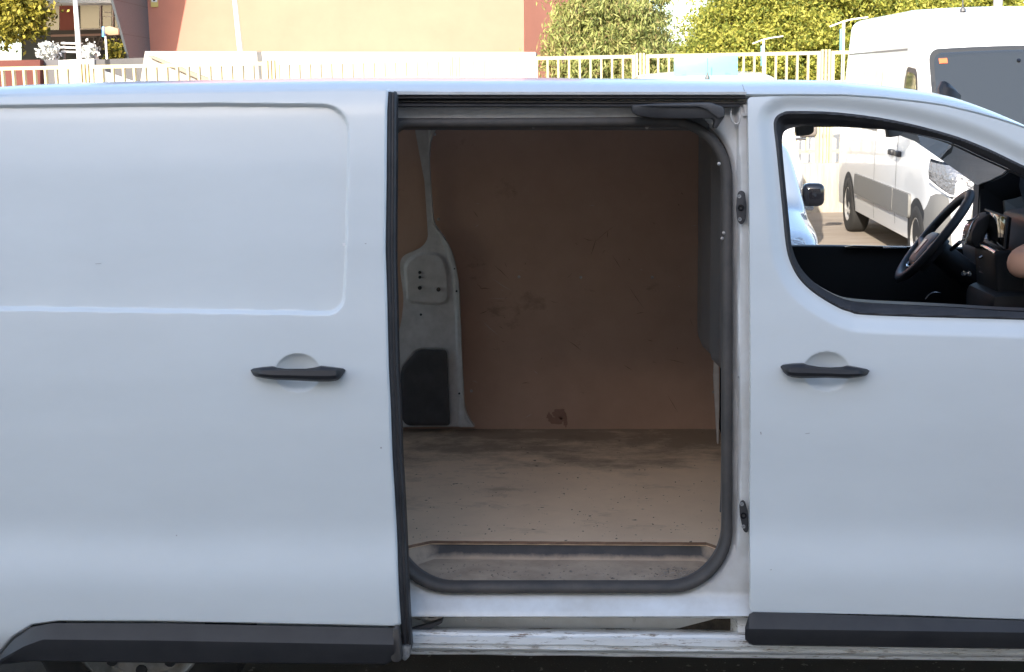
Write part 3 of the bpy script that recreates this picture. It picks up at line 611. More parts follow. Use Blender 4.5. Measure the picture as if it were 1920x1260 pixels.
# --- bulkhead between cargo space and cab
bh = box('bulkhead', (X1 + .012, .98, 1.16), (.02, 1.46, 1.30), P['liner'], van)
def bxp(px, py, Y): return W(px, py, Y)
bump_rows = []
for Y, dx in ((.29, .0), (.34, -.004), (.42, 0), (.47, -.02), (.62, -.012), (.70, -.03), (.90, -.03), (.98, .0), (1.02, .06)):
    base = W(1330, 450, .80)[0] + dx
    zt = 1.80; zb1 = W(1325, 640, .8)[2]; zb2 = W(1345, 668, .8)[2]
    bump_rows.append([(X1 + .01, Y, zt), (base, Y, zt - .02), (base, Y, zb1 + .02), (base + .004, Y, zb1), (base + .055, Y, zb2), (X1 + .01, Y, zb2 - .03)])
loft('bulkhead_bulge', bump_rows, P['liner'], bh, caps=True)
prism('bulkhead_flange', [W(x, y, 1.30) for x, y in [(1341, 655), (1346, 658), (1348, 700), (1348.5, 760), (1347, 832), (1345, 832), (1340, 740), (1338, 705)]], (0, .03, 0), P['pillar'], bh)
lathe('flange_screw', [(.006, 0), (.006, -.004), (0, -.005)], W(1341, 665, 1.29), (0, 1, 0), P['alu'], bh, n=10)
for x, y in ((1360, 437), (1351, 307), (1357, 447)):
    lathe('trim_clip', [(0.005, 0.004), (0.005, -0.003), (0.0, -0.005)], W(x - 3, y, 0.13), (0, 1, 0), P['alu'], bh, n=8)
tube('lining_ridge', [W(x, y, .13) for x, y in smooth_line([(1361, 633), (1357, 640), (1356, 660), (1355.5, 760), (1354, 900), (1352, 960)], 4)], .004, P['liner'], van, n=6)

# --- roof and rail
gap = [(-400, 200), (-48, 180), (300, 173), (727, 171), (1402, 177), (1480, 176.5), (1580, 177), (1656, 182), (1732, 190.5), (1770, 196), (1828, 209.5), (1866, 220), (1904, 232), (1960, 252), (2050, 289), (2180, 348)]
sil = [(-400, 176), (-48, 167), (0, 163), (120, 159), (240, 156), (600, 149.5), (1000, 149), (1390, 152), (1480, 151.5), (1580, 153), (1675, 161.5), (1732, 167.5), (1770, 172.5), (1809, 180), (1847, 191.5), (1885, 205.5), (1920, 220.5), (1960, 239), (2050, 280), (2180, 341)]
gy = lambda x: float(np.interp(x, [p[0] for p in gap], [p[1] for p in gap])); sy = lambda x: float(np.interp(x, [p[0] for p in sil], [p[1] for p in sil]))
def roof_row(px):
    g = WS(px, gy(px), 0.006); s = W(px, sy(px), 0.62); dz = max(s[2] - g[2], .012)
    X = g[0]; h = [(X, g[1] + .035, g[2] - .012), (X, g[1] + .012, g[2] - .004), (X, g[1], g[2] + .001), (X, g[1] + .004, g[2] + .12 * dz)]
    for t in (.25, .40, .55, .70, .82, .91, .97):
        h.append((X, g[1] + .012 + .26 * (1 - math.cos(math.asin(t))), g[2] + dz * t))
    return h, g, dz
rows = []
for px in list(np.linspace(-420, 1300, 30)) + list(np.linspace(1340, 1890, 44)):
    h, g, dz = roof_row(px); h += [(h[0][0], .62, g[2] + dz), (h[0][0], .96, g[2] + dz + .012)]
    rows.append(h + [(x, mirror(y), z) for x, y, z in h[:-1]][::-1])
roof = loft('roof', rows, paint, van, ang=50)
for side in (0, 1):
    rows = []
    for px in np.linspace(1890, 2190, 26):
        h, g, dz = roof_row(px); h = h[:10]; h += [(h[-1][0] + .01, h[-1][1] + .015, h[-1][2] - .03), (h[0][0], h[0][1] + .02, h[0][2] - .03)]
        rows.append([(x, y if side == 0 else mirror(y), z) for x, y, z in h])
    loft('windscreen_pillar', rows, paint, roof, closed_u=True, caps=True, ang=50)
rows = []
for px in np.linspace(1340, 1880, 14):
    h, g, dz = roof_row(px); rows.append([(g[0], y, g[2] + dz * .2 - .03 + .04 * math.sin(math.pi * (y - .22) / 1.48)) for y in np.linspace(.22, 1.70, 9)])
loft('headliner', rows, P['trimgrey'], roof)
# weld seam over the pillar and the fin
tube('roof_seam', [WS(1392.5, 159, .011), WS(1394, 165, .0085), WS(1397, 174, .0055)], .0011, P['pillar'], roof, n=6)
fin = []
for t in np.linspace(0, 1, 9):
    pa = W(1759 + 42 * t, 172 + 8 * t * t, .93); top = np.interp(t, [0, .08, .2, .45, .75, 1], [.012, .031, .037, .030, .016, .001]); wd = .026 * math.sin(math.pi * min(.98, t * .8 + .18)) + .004
    fin.append([pa + (0, -wd, -.02), pa + (0, -wd * .75, top * .5), pa + (0, -.006, top), pa + (0, .006, top), pa + (0, wd * .75, top * .5), pa + (0, wd, -.02)])
loft('roof_aerial', fin, P['handle'], roof, closed_u=True, caps=True)

# --- rear quarter, far side, front wing, nose: the rest of the shell
wx, wr = W(260, 1250, .05)[0], .335
fwx = wx + 3.275
def arch(cx): return lambda x, z: np.hypot(x - cx, z - .335) - .385
q_out = sdf_poly([(-2.42, .34), (-.62, .34), (-.62, 1.845), (-2.42, 1.83)])
panel('rear_quarter', lambda x, z: np.maximum(q_out(x, z), -arch(wx)(x, z)), (-2.44, .3, -.6, 1.87), .02, lambda a, b: (a, prof(b) + .004, b), paint, van, thick=(0, .02, 0))
panel('far_side', lambda x, z: np.maximum(sdf_poly([(-2.42, .30), (.42, .30), (.42, 1.845), (-2.42, 1.83)])(x, z), -arch(wx)(x, z)), (-2.44, .28, .44, 1.87), .03, lambda a, b: (a, mirror(prof(b)) + .035, b), paint, van)
fd2 = sdf_poly(xz(WSs(rnd(door_out))))
sFar = sdf_poly(xz([W(x, y, 1.78) for x, y in rnd([(1395, 238, 12), (1655, 238), (1732, 259), (1784, 283), (1819, 304), (1833, 325, 6), (1834, 480), (1400, 480)])]))
panel('far_door', lambda x, z: np.maximum(fd2(x, z), -sFar(x, z)), (lo[0], lo[1], hi[0], hi[1]), .010, lambda a, b: (a, mirror(prof(b)), b), P['black'], van, thick=(0, -.075, 0))
w_out = sdf_poly([(1.685, .32), (2.62, .32), (2.86, .45), (2.86, .92), (2.60, 1.02), (2.0, 1.20), (1.685, 1.36)])
for side in (0, 1):
    panel('front_wing', lambda x, z: np.maximum(w_out(x, z), -arch(fwx)(x, z)), (1.66, .3, 2.88, 1.4), .02, (lambda a, b: (a, prof(b) + .30 * np.clip((a - 2.2) / .66, 0, 1) ** 2.4, b)) if side == 0 else (lambda a, b: (a, mirror(prof(b) + .30 * np.clip((a - 2.2) / .66, 0, 1) ** 2.4), b)), paint, van, thick=(0, .02 if side == 0 else -.02, 0))
rows = []
for x, z in ((1.72, 1.30), (1.95, 1.22), (2.2, 1.14), (2.5, 1.06), (2.7, 1.0), (2.82, .93), (2.87, .85), (2.885, .6), (2.87, .35)):
    e = float(prof(z) + .30 * np.clip((x - 2.2) / .66, 0, 1) ** 2.4)
    rows.append([(x - .05 * (1 - math.sin(math.pi * t)), e + (1.92 - 2 * e) * t, z + .05 * math.sin(math.pi * t)) for t in np.linspace(0, 1, 13)])
loft('bonnet', rows, paint, van)
ra = [np.array(r) for r in rows[:1]]
wsb = [(1.74, .10 + 1.72 * t, 1.31 + .05 * math.sin(math.pi * t)) for t in np.linspace(0, 1, 9)]
gtop = WS(1900, 236, .02)
wst = [(gtop[0] - .02 + .05 * math.sin(math.pi * t), gtop[1] + .03 + (1.86 - 2 * gtop[1]) * t, gtop[2] + .01 + .03 * math.sin(math.pi * t)) for t in np.linspace(0, 1, 9)]
loft('windscreen', [wst, wsb], P['glass'], van)
def wheel(parent, c, r, rr, width, name='wheel', side=-1, local=False, n=48):
    t = lathe(name, [(rr, .5 * width), (rr + .01, .52 * width), (r - .03, .5 * width), (r - .006, .40 * width), (r, .2 * width), (r, -.2 * width), (r - .006, -.40 * width), (r - .03, -.5 * width), (rr + .01, -.52 * width), (rr, -.5 * width)], c, (0, -side, 0) if not local else (side * -1, 0, 0), P['tyre'], parent, n=n, local=local)
    ax = np.array((0, side, 0)) if not local else np.array((side, 0, 0))
    rm = lathe('rim', [(rr + .004, -.3 * width), (rr + .006, .47 * width), (rr - .008, .50 * width), (rr - .02, .44 * width), (rr - .035, .30 * width), (rr - .05, .36 * width), (rr * .55, .40 * width), (rr * .40, .28 * width), (rr * .26, .30 * width), (rr * .22, .42 * width), (0.0, .44 * width)], c, ax, P['rim'], t, n=n, local=local)
    for k in range(10):
        a = 2 * math.pi * (k + .5) / 10; u = rr * .72
        if local: hc_ = np.array(c) + (side * (.392 * width), u * math.cos(a), u * math.sin(a))
        else: hc_ = np.array(c) + (u * math.cos(a), side * (.392 * width), u * math.sin(a))
        lathe('vent_hole', [(.017, -.01), (.017, .003), (0, .003)], hc_, ax, P['black'], rm, n=10, local=local)
    return t
for cx in (wx, fwx):
    wheel(van, (cx, .155, .335), .335, .208, .215)
    wheel(van, (cx, mirror(.155), .335), .335, .208, .215, side=1)

# --- cab: far trim, dash, wheel, screen, seats
YT = 1.79
far_trim = prism('pillar_trim', [W(x, y, YT) for x, y in [(1640, 214), (1662, 236), (1732, 259), (1784, 283), (1819, 304), (1833, 322), (1852, 334), (1868, 352), (1876, 375), (1880, 410), (2020, 470), (2060, 430), (1960, 290), (1800, 205)]], (0, -.06, 0), P['trimgrey'], van, r=.0)
prism('corner_cover', [W(x, y, YT + .005) for x, y in [(1833, 326), (1850, 334), (1868, 352), (1877, 375), (1882, 420), (1833, 420)]], (0, -.03, 0), P['dash'], far_trim, r=.006)
lathe('tweeter', [(.028, 0), (.028, -.004), (.02, -.006), (0, -.006)], W(1917, 380, YT - .055), (0, 1, 0), P['liner'], far_trim, n=20)
for x0, x1, yb in ((1493, 1527, 256), (1664, 1694, 258)):
    prism('sun_visor', [W(x, y, 1.45) for x, y in [(x0, 234), (x1, 234), (x1 - 1, yb - 8), (x1 - 8, yb - 3), (x0 + 3, yb)]], (0, .06, 0), P['trimgrey'], van, r=.004)
dfc = prism('door_card', [W(x, y, 1.80) for x, y in [(1380, 458), (1560, 458.5), (1836, 463), (1900, 480), (1900, 700), (1380, 700)]], (0, -.06, 0), P['black'], van, r=.008)
prism('switch_panel', [W(x, y, 1.735) for x, y in [(1583, 462), (1600, 459.5), (1706, 462), (1706, 469), (1588, 468)]], (0, -.012, 0), P['gloss'], dfc, r=.002)
prism('switch_cluster', [W(x, y, 1.722) for x, y in [(1655, 462), (1700, 463.5), (1700, 467), (1655, 466)]], (0, -.006, 0), P['chrome'], dfc, r=.001)
cl = tube('door_pull', [W(x, y, 1.70) for x, y in smooth_line([(1735, 561), (1742, 553), (1752, 549), (1763, 550)], 4)], .006, P['chrome'], dfc)
dash_px = [(1893, 500), (1895, 452), (1897, 425), (1902, 404), (1914, 397), (1950, 394), (2080, 402), (2100, 640), (1930, 640), (1905, 560), (1895, 520)]
Yd0, Yd1 = .22, 1.12
ref = [W(x, y, .98) for x, y in dash_px]
dash = prism('dashboard', [(p[0], Yd0, p[2]) for p in ref], (0, Yd1 - Yd0, 0), P['dash'], van, r=.015)
ref2 = [W(x, y, 1.42) for x, y in [(1842, 470), (1846, 440), (1856, 425), (1900, 415), (1985, 418), (1985, 620), (1870, 620)]]
prism('dashboard_end', [(p[0], Yd1 - .01, p[2]) for p in ref2], (0, .62, 0), P['dash'], dash, r=.015)
box('firewall', (1.78, .96, .80), (.05, 1.7, .95), P['black'], van)
box('cab_floor', (1.1, .96, .46), (1.3, 1.7, .04), P['black'], van)
prism('dash_lower', [W(x, y, 1.10) for x, y in [(1826, 462), (1850, 455), (1900, 470), (1960, 500), (1960, 640), (1850, 640), (1832, 560)]], (0, -.25, 0), P['black'], dash, r=.01)
vent = prism('air_vent', [W(x, y, 1.14) for x, y in [(1806, 447), (1808, 430), (1818, 411), (1833, 400), (1846, 396), (1850, 402), (1838, 425), (1830, 447), (1826, 462), (1812, 459)]], (0, -.10, 0), P['dash'], dash, r=.008)
for k in range(5):
    t = k / 4; a = W(1809 + 9 * t + 1, 450 - 36 * t, 1.145); b = W(1823 + 10 * t, 447 - 36 * t, 1.10)
    tube('vent_slat', [a + (-.012, 0, 0), b + (-.012, 0, 0)], .0035, P['chrome'] if k in (1, 3) else P['gloss'], vent, n=6)
tube('vent_trim', [W(x, y, 1.03) + (-.004, 0, 0) for x, y in smooth_line([(1812, 459), (1818, 440), (1827, 418), (1838, 403)], 4)], .004, P['chrome'], vent, n=6)
scr = prism('touch_screen', [W(1849, 394, 1.08), W(1889, 408, .86), W(1883, 467, .86), W(1843, 447, 1.08)], (.014, 0, 0.0), P['gloss'], dash, r=.002)
tube('screen_edge', [W(1848, 393, 1.08), W(1889, 407.5, .858), W(1883.5, 467, .858)], .004, P['liner'], scr, n=6)
tube('trim_bar', [W(1836, 455, 1.06), W(1870, 475, .87)], .011, P['chrome'], dash, n=10)
for k in range(4):
    tube('lower_slat', [W(1838, 482 + 9 * k, 1.05), W(1868, 493 + 9 * k, .88)], .005, P['liner'], dash, n=6)
tube('gear_knob', [W(1836, 484, 1.0), W(1842, 481, 1.0)], .006, P['chrome'], dash, n=8)
for x, y in ((1808, 513), (1819, 513), (1874, 560)):
    lathe('button', [(.008, 0), (.008, -.008), (0, -.009)], W(x, y, .85), (.6, .8, 0), P['chrome'], dash, n=10)
box('console', (W(1850, 560, .95)[0] + .12, .95, .95), (.3, .34, .5), P['black'], van, r=.03)
# steering wheel
swc = W(1750, 445, 1.43); e1 = np.array((.615, 0, .789)); nn = np.array((-.785, .105, .612)); nn /= np.linalg.norm(nn); e2 = np.cross(nn, e1); e2 = e2 * np.sign(e2[1]); SR = .199
sw = []
N = 56
for k in range(N):
    a = 2 * math.pi * k / N; ca, sa = math.cos(a), math.sin(a); flat = 1 - .06 * max(0, -ca) ** 6
    c = swc + SR * flat * (ca * e1 + .96 * sa * e2); rad_ = (ca * e1 + sa * e2); sw.append([c + .0205 * math.cos(b) * rad_ + .0165 * math.sin(b) * nn for b in np.linspace(0, 2 * math.pi, 10, endpoint=False)])
wh = loft('steering_wheel', sw, P['dash'], van, closed_u=True, closed_v=True, ang=60)
def hubpt(a, b, h): return swc + a * e1 + b * e2 + h * nn
hub = [[hubpt(-.055 + s * u * 1.0 - .01, s * v, h) for u, v in rnd([(.085, -.10, .04), (.085, .10, .04), (-.06, .075, .04), (-.06, -.075, .04)], 5)] for s, h in ((1.0, -.045), (1.04, -.015), (.98, .006), (.80, .014))]
hb = loft('hub', hub, P['dash'], wh, closed_u=True, caps=True)
prism('airbag_badge', [hubpt(a, b, .013) for a, b in [(-.02, -.03), (-.02, .03), (-.085, .022), (-.085, -.022)]], tuple(nn * .004), mat('badge_silver', (.42, .33, .30), rough=.3), hb, r=.001)
for (b0, b1, a0, a1) in ((.08, .185, -.02, .0), (-.08, -.185, -.02, .0)):
    tube('spoke', [hubpt(a0 - .03, b0, -.01), hubpt(a1 - .02, b1, 0)], .016, P['dash'], wh, n=8)
tube('lower_spoke', [hubpt(-.10, -.05, .0), hubpt(-.135, -.055, .002), hubpt(-.145, 0, .003), hubpt(-.135, .055, .002), hubpt(-.10, .05, 0)], .006, P['chrome'], wh, n=6)
tube('rim_accent', [hubpt(SR * .93 * math.cos(a), SR * .9 * math.sin(a), .012) for a in np.linspace(-2.7, -.5, 14)], .0035, P['chrome'], wh, n=6)
tube('rim_accent', [hubpt(SR * .93 * math.cos(a), SR * .9 * math.sin(a), .012) for a in np.linspace(2.95, 3.9, 8)], .003, P['chrome'], wh, n=6)
tube('steering_column', [hubpt(-.03, 0, -.04), hubpt(-.03, 0, -.42)], .045, P['black'], van, n=12)
tube('stalk', [hubpt(.0, -.06, -.07), hubpt(.03, -.17, -.06)], .008, P['chrome'], wh, n=8)
# driver seat behind the pillar, folded passenger bench
seat = box('driver_seat', (.86, 1.42, .72), (.50, .50, .18), P['black'], van, r=.05)
box('backrest', (.575, 1.42, 1.10), (.13, .48, .68), P['black'], seat, r=.05, rot=('Y', -.10))
bench = box('passenger_bench', (.86, .52, .70), (.50, .82, .16), P['black'], van, r=.05)
box('folded_backrest', (.80, .52, .84), (.52, .80, .10), P['black'], bench, r=.04)

# ------------------------------------------------------------------ loose grit in the step well
def fast_mesh(name, V, nper, material, parent=None, smooth=False):
    V = np.asarray(V, np.float32); n = len(V) // nper
    me = bpy.data.meshes.new(name); me.vertices.add(len(V)); me.vertices.foreach_set('co', V.ravel())
    me.loops.add(len(V)); me.loops.foreach_set('vertex_index', np.arange(len(V), dtype=np.int32))
    me.polygons.add(n); me.polygons.foreach_set('loop_start', np.arange(0, len(V), nper, dtype=np.int32)); me.polygons.foreach_set('loop_total', np.full(n, nper, np.int32))
    me.update(calc_edges=True); me.materials.append(material)
    o = bpy.data.objects.new(name, me); link(o, parent); return o
def pebbles(name, pts, sizes, material):
    base = np.array([(1, 0, 0), (0, 1, 0), (-1, 0, 0), (0, -1, 0), (0, 0, .7), (0, 0, -.5)], float)
    fc = [(0, 1, 4), (1, 2, 4), (2, 3, 4), (3, 0, 4), (1, 0, 5), (2, 1, 5), (3, 2, 5), (0, 3, 5)]; V = []; F = []
    for (p, s) in zip(pts, sizes):
        a = random.random() * 6.28; k = len(V)
        for b in base:
            q = b * (np.array([random.uniform(.6, 1.4), random.uniform(.5, 1.1), random.uniform(.5, 1)])) * s
            V.append((p[0] + q[0] * math.cos(a) - q[1] * math.sin(a), p[1] + q[0] * math.sin(a) + q[1] * math.cos(a), p[2] + q[2]))
        F += [tuple(k + i for i in f) for f in fc]
    return mk(name, V, F, material, None, ang=None)
pts, sz = [], []
for _ in range(420):
    if random.random() < .45: x, y = random.gauss(xRR - .13, .045), random.gauss(.17, .03)
    else: x, y = random.uniform(xLL + .06, xRR - .06), random.gauss(.17, .04)
    x = min(max(x, xLL + .06), xRR - .06); y = min(max(y, .10), .235); s = abs(random.gauss(.0018, .0016)) + .0008
    pts.append((x, y, z_s + .002)); sz.append(s)
grit = mat('grit', (.12, .095, .08), rough=.9, var=1, vscale=60, col2=(.42, .36, .30))
tag(pebbles('grit', pts, sz, grit), 'loose grit and crumbs in the step of the open side door', 'grit', kind='stuff')
pts, sz = [], []
for _ in range(260):
    x, y = random.uniform(xLL, X1 - .03), abs(random.gauss(.30, .42)) + .31
    if y > 1.7: continue
    pts.append((x, y, z_f + .001)); sz.append(abs(random.gauss(.0012, .0012)) + .0006)
tag(pebbles('floor_crumbs', pts, sz, mat('crumbs', (.05, .04, .032), rough=.9, var=1, vscale=50, col2=(.3, .25, .2))), 'small dark crumbs scattered over the plywood cargo floor', 'grit', kind='stuff')
pts, sz = [], []
for _ in range(900):
    x, y = random.uniform(-1.9, 1.3), random.uniform(.05, 1.6); pts.append((x, y, .002)); sz.append(abs(random.gauss(.003, .003)) + .001)
tag(pebbles('ground_gravel', pts, sz, mat('pale_gravel', (.30, .28, .26), rough=.9)), 'pale stones on the asphalt under the foreground van', 'gravel', kind='stuff')

# ------------------------------------------------------------------ background vehicles
WP = mat('white_vehicle_paint', (.78, .775, .76), rough=.3, coat=.8, coat_rough=.04, bump=.04, bscale=3, bdist=.01)
GP = mat('grey_bumper', (.17, .165, .155), rough=.6)
ORS = mat('orange_sticker', (.75, .16, .06), rough=.5)
CY = mat('cyan_sign', (.17, .64, .69), rough=.35, coat=.3)
HL = mat('headlamp_lens', (.30, .30, .31), rough=.10, metal=.6, bump=1.0, bscale=26, bdist=.02)
WHITE2 = mat('light_guide', (.85, .85, .85), rough=.2)
class Shell:
    def __init__(s, L, Wd, top, z0=.30, tumble=.085, rc=.15, rv=.13, nose=.20, crown=.02):
        s.L, s.hw0, s.z0, s.tumble, s.rc, s.rv, s.nose, s.crown = L, Wd / 2, z0, tumble, rc, rv, nose, crown
        s.ts = np.array([p[0] for p in top]); s.tz = np.array([p[1] for p in top])
        g = np.linspace(0, L, 1200); v = np.interp(g, s.ts, s.tz); k = np.exp(-.5 * (np.arange(-40, 41) / 11.0) ** 2); k /= k.sum()
        vv = np.convolve(np.pad(v, 40, mode='edge'), k, mode='valid'); w = sstep(.02, .25, g) * sstep(L - .02, L - .25, g)
        s.g, s.v = g, vv * w + v * (1 - w)
    def top(s, q): return np.interp(q, s.g, s.v)
    def hw(s, q, z):
        q = np.asarray(q, float); z = np.asarray(z, float)
        p = 1 - s.nose * np.clip(1 - q / .75, 0, 1) ** 2.4 - .05 * np.clip(1 - (s.L - q) / .3, 0, 1) ** 2
        return s.hw0 * p * (1 - s.tumble * np.clip((z - .95) / 1.0, 0, 2) ** 1.4 - .03 * np.clip((.6 - z) / .4, 0, 1) ** 2)
    def section(s, q):
        zt = float(s.top(q)); rv = min(s.rv, .45 * (zt - s.z0)); zc = zt - rv
        pts = [(float(s.hw(q, z)), z) for z in np.linspace(s.z0, zc, 12)]
        xc = pts[-1][0]; rc = min(s.rc, xc * .5)
        pts += [(xc - rc * (1 - math.cos(a)), zc + rv * math.sin(a)) for a in np.linspace(0, math.pi / 2, 8)[1:]]
        xt = xc - rc
        pts += [(xt * k, zt + s.crown * (1 - k * k)) for k in (.8, .55, .28, 0.0)]
        return pts
    def topz(s, x, q):
        x = np.abs(np.asarray(x, float)); zt = s.top(q); rv = np.minimum(s.rv, .45 * (zt - s.z0)); zc = zt - rv; xc = s.hw(q, zc); rc = np.minimum(s.rc, xc * .5); xt = xc - rc
        k = np.clip((x - xt) / rc, 0, 1)
        return np.where(x <= xt, zt + s.crown * (1 - (x / xt) ** 2), zc + rv * np.sqrt(np.clip(1 - k * k, 0, 1)))
    def build(s, parent, material, name='body'):
        st = np.unique(np.concatenate([np.linspace(0, .3, 12), np.linspace(.3, 2.6, 44), np.linspace(2.6, s.L - .3, 10), np.linspace(s.L - .3, s.L, 8)])); rows = []
        for q in st:
            h = s.section(q); rows.append([(x, q, z) for x, z in h] + [(-x, q, z) for x, z in h[::-1][1:]])
        return loft(name, rows, material, parent, caps=True, ang=38, local=True)
    def top_patch(s, name, outline, parent, material, cell=.03, up=.006, r=None):
        f = sdf_poly(outline); lo = f.poly.min(0) - .02; hi = f.poly.max(0) + .02
        return panel(name, f, (lo[0], lo[1], hi[0], hi[1]), cell, lambda a, b: (a, b - up * .8, s.topz(a, b) + up), material, parent, ang=60, local=True)
    def side_patch(s, name, outline, parent, material, side=-1, out=.006, cell=.03, thick=None):
        f = sdf_poly(outline); lo = f.poly.min(0) - .02; hi = f.poly.max(0) + .02
        return panel(name, f, (lo[0], lo[1], hi[0], hi[1]), cell, lambda a, b: (side * (s.hw(a, b) + out), a, b), material, parent, ang=60, local=True, thick=None if thick is None else (side * -thick, 0, 0))
def road_wheels(S, body, qs, r, rr, wd):
    for q in qs:
        for side in (-1, 1):
            a = [(q + (r + .06) * math.cos(t), .34 + (r + .06) * math.sin(t)) for t in np.linspace(0, 2 * math.pi, 36, endpoint=False)]
            f = sdf_poly(a); ff = lambda x, z, f=f: np.maximum(f(x, z), .305 - z)
            panel('wheel_arch', ff, (q - .5, .25, q + .5, .9), .03, lambda aa, b, sd=side: (sd * (S.hw(aa, b) + .004), aa, b), P['black'], body, local=True)
            wheel(body, (side * (S.hw0 - .10), q, r), r, rr, wd, side=side, local=True, n=32)
TANM = mat('mirror_housing', (.20, .17, .145), rough=.5)
def wmir(body, S, side, q, z, w=.20, h=.24, hs=None):
    x0 = float(S.hw(q, z)) * side
    mh = box('door_mirror', (x0 + side * (.04 + w / 2), q - .02, z + .02), (w, .14, h), hs or TANM, body, r=.045, local=True, seg=3)
    box('mirror_arm', (x0 + side * .05, q, z - h * .42), (.16, .07, .05), P['chrome'], mh, r=.015, local=True)
    box('mirror_glass', (x0 + side * (.04 + w / 2), q + .052, z + .02), (w * .82, .01, h * .82), P['dglass'], mh, r=.003, local=True)
    return mh
TILT = math.atan(.029)
def vehicle(name, label, X, Yf, group=None, cat='van'):
    t = thing(name, label, cat, (X, Yf, float(ground_z(Yf))), 0.0, group); t.rotation_euler = (TILT, 0, 0); return t

# large white van with its nose to the camera
MX = W(1742, 330, 9.2)[0] + 1.02
mast = vehicle('large_van', 'tall white high-roof van with clear headlamp parked facing the camera behind the cab', MX, 8.75)
SM = Shell(5.5, 2.06, [(0, .78), (.03, 1.02), (.10, 1.10), (.25, 1.17), (.80, 1.33), (1.42, 2.10), (1.55, 2.27), (1.9, 2.50), (2.4, 2.585), (5.3, 2.60), (5.45, 2.54), (5.5, 2.4)], tumble=.06, nose=.17, rc=.16, rv=.13)
mb = SM.build(mast, WP)
ws = SM.top_patch('windscreen', rnd([(-.86, .84, .06), (.86, .84, .06), (.80, 1.43, .07), (-.80, 1.43, .07)]), mast, mat('windscreen_glass', (.035, .04, .045), rough=.05, coat=.6))
SM.top_patch('windscreen_border', rnd([(-.90, .80, .08), (.90, .80, .08), (.845, 1.465, .09), (-.845, 1.465, .09)]), mast, mat('ceramic_border', (.05, .05, .05), rough=.15), up=.003)
SM.top_patch('sticker', [(-.76, 1.345), (-.68, 1.345), (-.68, 1.385), (-.76, 1.385)], ws, ORS, cell=.01, up=.010)
SM.top_patch('inspection_tag', [(-.765, .92), (-.70, .92), (-.70, 1.0), (-.765, 1.0)], ws, mat('tag_white', (.7, .7, .7)), cell=.01, up=.010)
lathe('camera_dot', [(.02, 0), (.02, .02), (0, .02)], (0.0, 1.34, float(SM.topz(0, 1.34)) + .006), (0, -.6, .8), P['gloss'], ws, n=10, local=True)
for side in (-1, 1):
    w1 = SM.side_patch('door_window', rnd([(1.02, 1.38, .05), (1.38, 1.92, .08), (1.78, 1.95, .06), (1.80, 1.36, .05)]), mast, P['dglass'], side)
    SM.side_patch('door_window_frame', rnd([(.96, 1.34, .06), (1.35, 1.97, .10), (1.83, 2.0, .08), (1.85, 1.32, .06)]), mast, P['rubber'], side, out=.003)
    SM.side_patch('side_moulding', rnd([(1.12, .52, .04), (1.12, .76, .04), (1.86, .76, .02), (1.86, .52, .02)]), mast, GP, side, out=.03, thick=.03)
    SM.side_patch('side_moulding', rnd([(1.88, .52, .02), (1.88, .76, .02), (4.02, .76, .03), (4.02, .52, .03)]), mast, GP, side, out=.03, thick=.03)
    for q, z, hgt in ((1.86, 1.2, 1.4), (2.98, 1.2, 1.5)):
        SM.side_patch('panel_gap', [(q - .006, z - hgt * .58), (q + .006, z - hgt * .58), (q + .006, z + hgt * .5), (q - .006, z + hgt * .5)], mb, P['black'], side, out=.002, cell=.02)
    SM.side_patch('roof_channel', [(1.9, 2.16), (5.2, 2.16), (5.2, 2.18), (1.9, 2.18)], mb, GP, side, out=.002, cell=.02)
    SM.side_patch('slide_rail', [(3.0, 1.30), (5.2, 1.30), (5.2, 1.335), (3.0, 1.335)], mb, GP, side, out=.004, cell=.02)
    for q in (1.74, 2.06):
        box('door_handle', (side * (float(SM.hw(q, 1.12)) + .02), q, 1.12), (.05, .17, .06), P['handle'], mast, r=.015, local=True)
    def wrap(z, t, out):
        sf = float(np.interp(z, SM.v[:120], SM.g[:120])); xe = float(SM.hw(sf, z))
        if t < .55:
            u = t / .55; x = .40 + (xe * .985 - .40) * u; y = sf + .06 * u ** 3; nx, ny = .15 + .35 * u, -1
        else:
            u = (t - .55) / .45; y = sf + .06 + u * (.40 - sf); x = float(SM.hw(y, z)); nx, ny = .7 + .3 * u, -.5 * (1 - u)
        return (side * (x + nx * out), y + ny * out, z)
    def lamp(nm, t0, t1, lo_, hi_, out, mt, par):
        rows = []
        for k in range(9):
            v = k / 8; rows.append([wrap(np.interp(t, [0, .25, .55, 1], lo_) * (1 - v) + np.interp(t, [0, .25, .55, 1], hi_) * v, t, out + .012 * math.sin(math.pi * v)) for t in np.linspace(t0, t1, 22)])
        return loft(nm, rows, mt, par, ang=60, local=True)
    bz = lamp('headlamp_bezel', 0.0, 1.0, [.86, .80, .80, .96], [.97, 1.08, 1.13, 1.15], .010, P['gloss'], mast)
    lamp('headlamp_lens', .04, .96, [.885, .83, .83, .985], [.95, 1.055, 1.105, 1.125], .022, HL, bz)
    lamp('light_strip', .10, .93, [.84, .815, .815, .97], [.86, .835, .835, .985], .034, WHITE2, bz)
    wmir(mast, SM, side, 1.12, 1.52, .20, .36)
bp = []
for zz, g_ in ((.26, .93), (.34, 1.0), (.62, 1.0), (.80, .985), (.86, .95)):
    bp.append([(1.0 * g_ * SM.hw0 * math.sin(a) * (1 if abs(math.sin(a)) < .97 else 1), .62 - (.74 * g_) * abs(math.cos(a)) ** .45, zz) for a in np.linspace(-math.pi / 2, math.pi / 2, 25)])
loft('bumper', bp, GP, mast, local=True)
box('grille', (0, -.10, .98), (.80, .06, .20), P['gloss'], mast, r=.02, local=True)
road_wheels(SM, mast, (.86, 4.52), .345, .21, .22)
lathe('roof_aerial', [(.03, 0), (.03, .03), (.012, .05), (.006, .06), (.004, .30), (0, .30)], (-.38, 2.02, float(SM.topz(-.38, 2.02))), (0, .25, .97), P['liner'], mast, n=10, local=True)

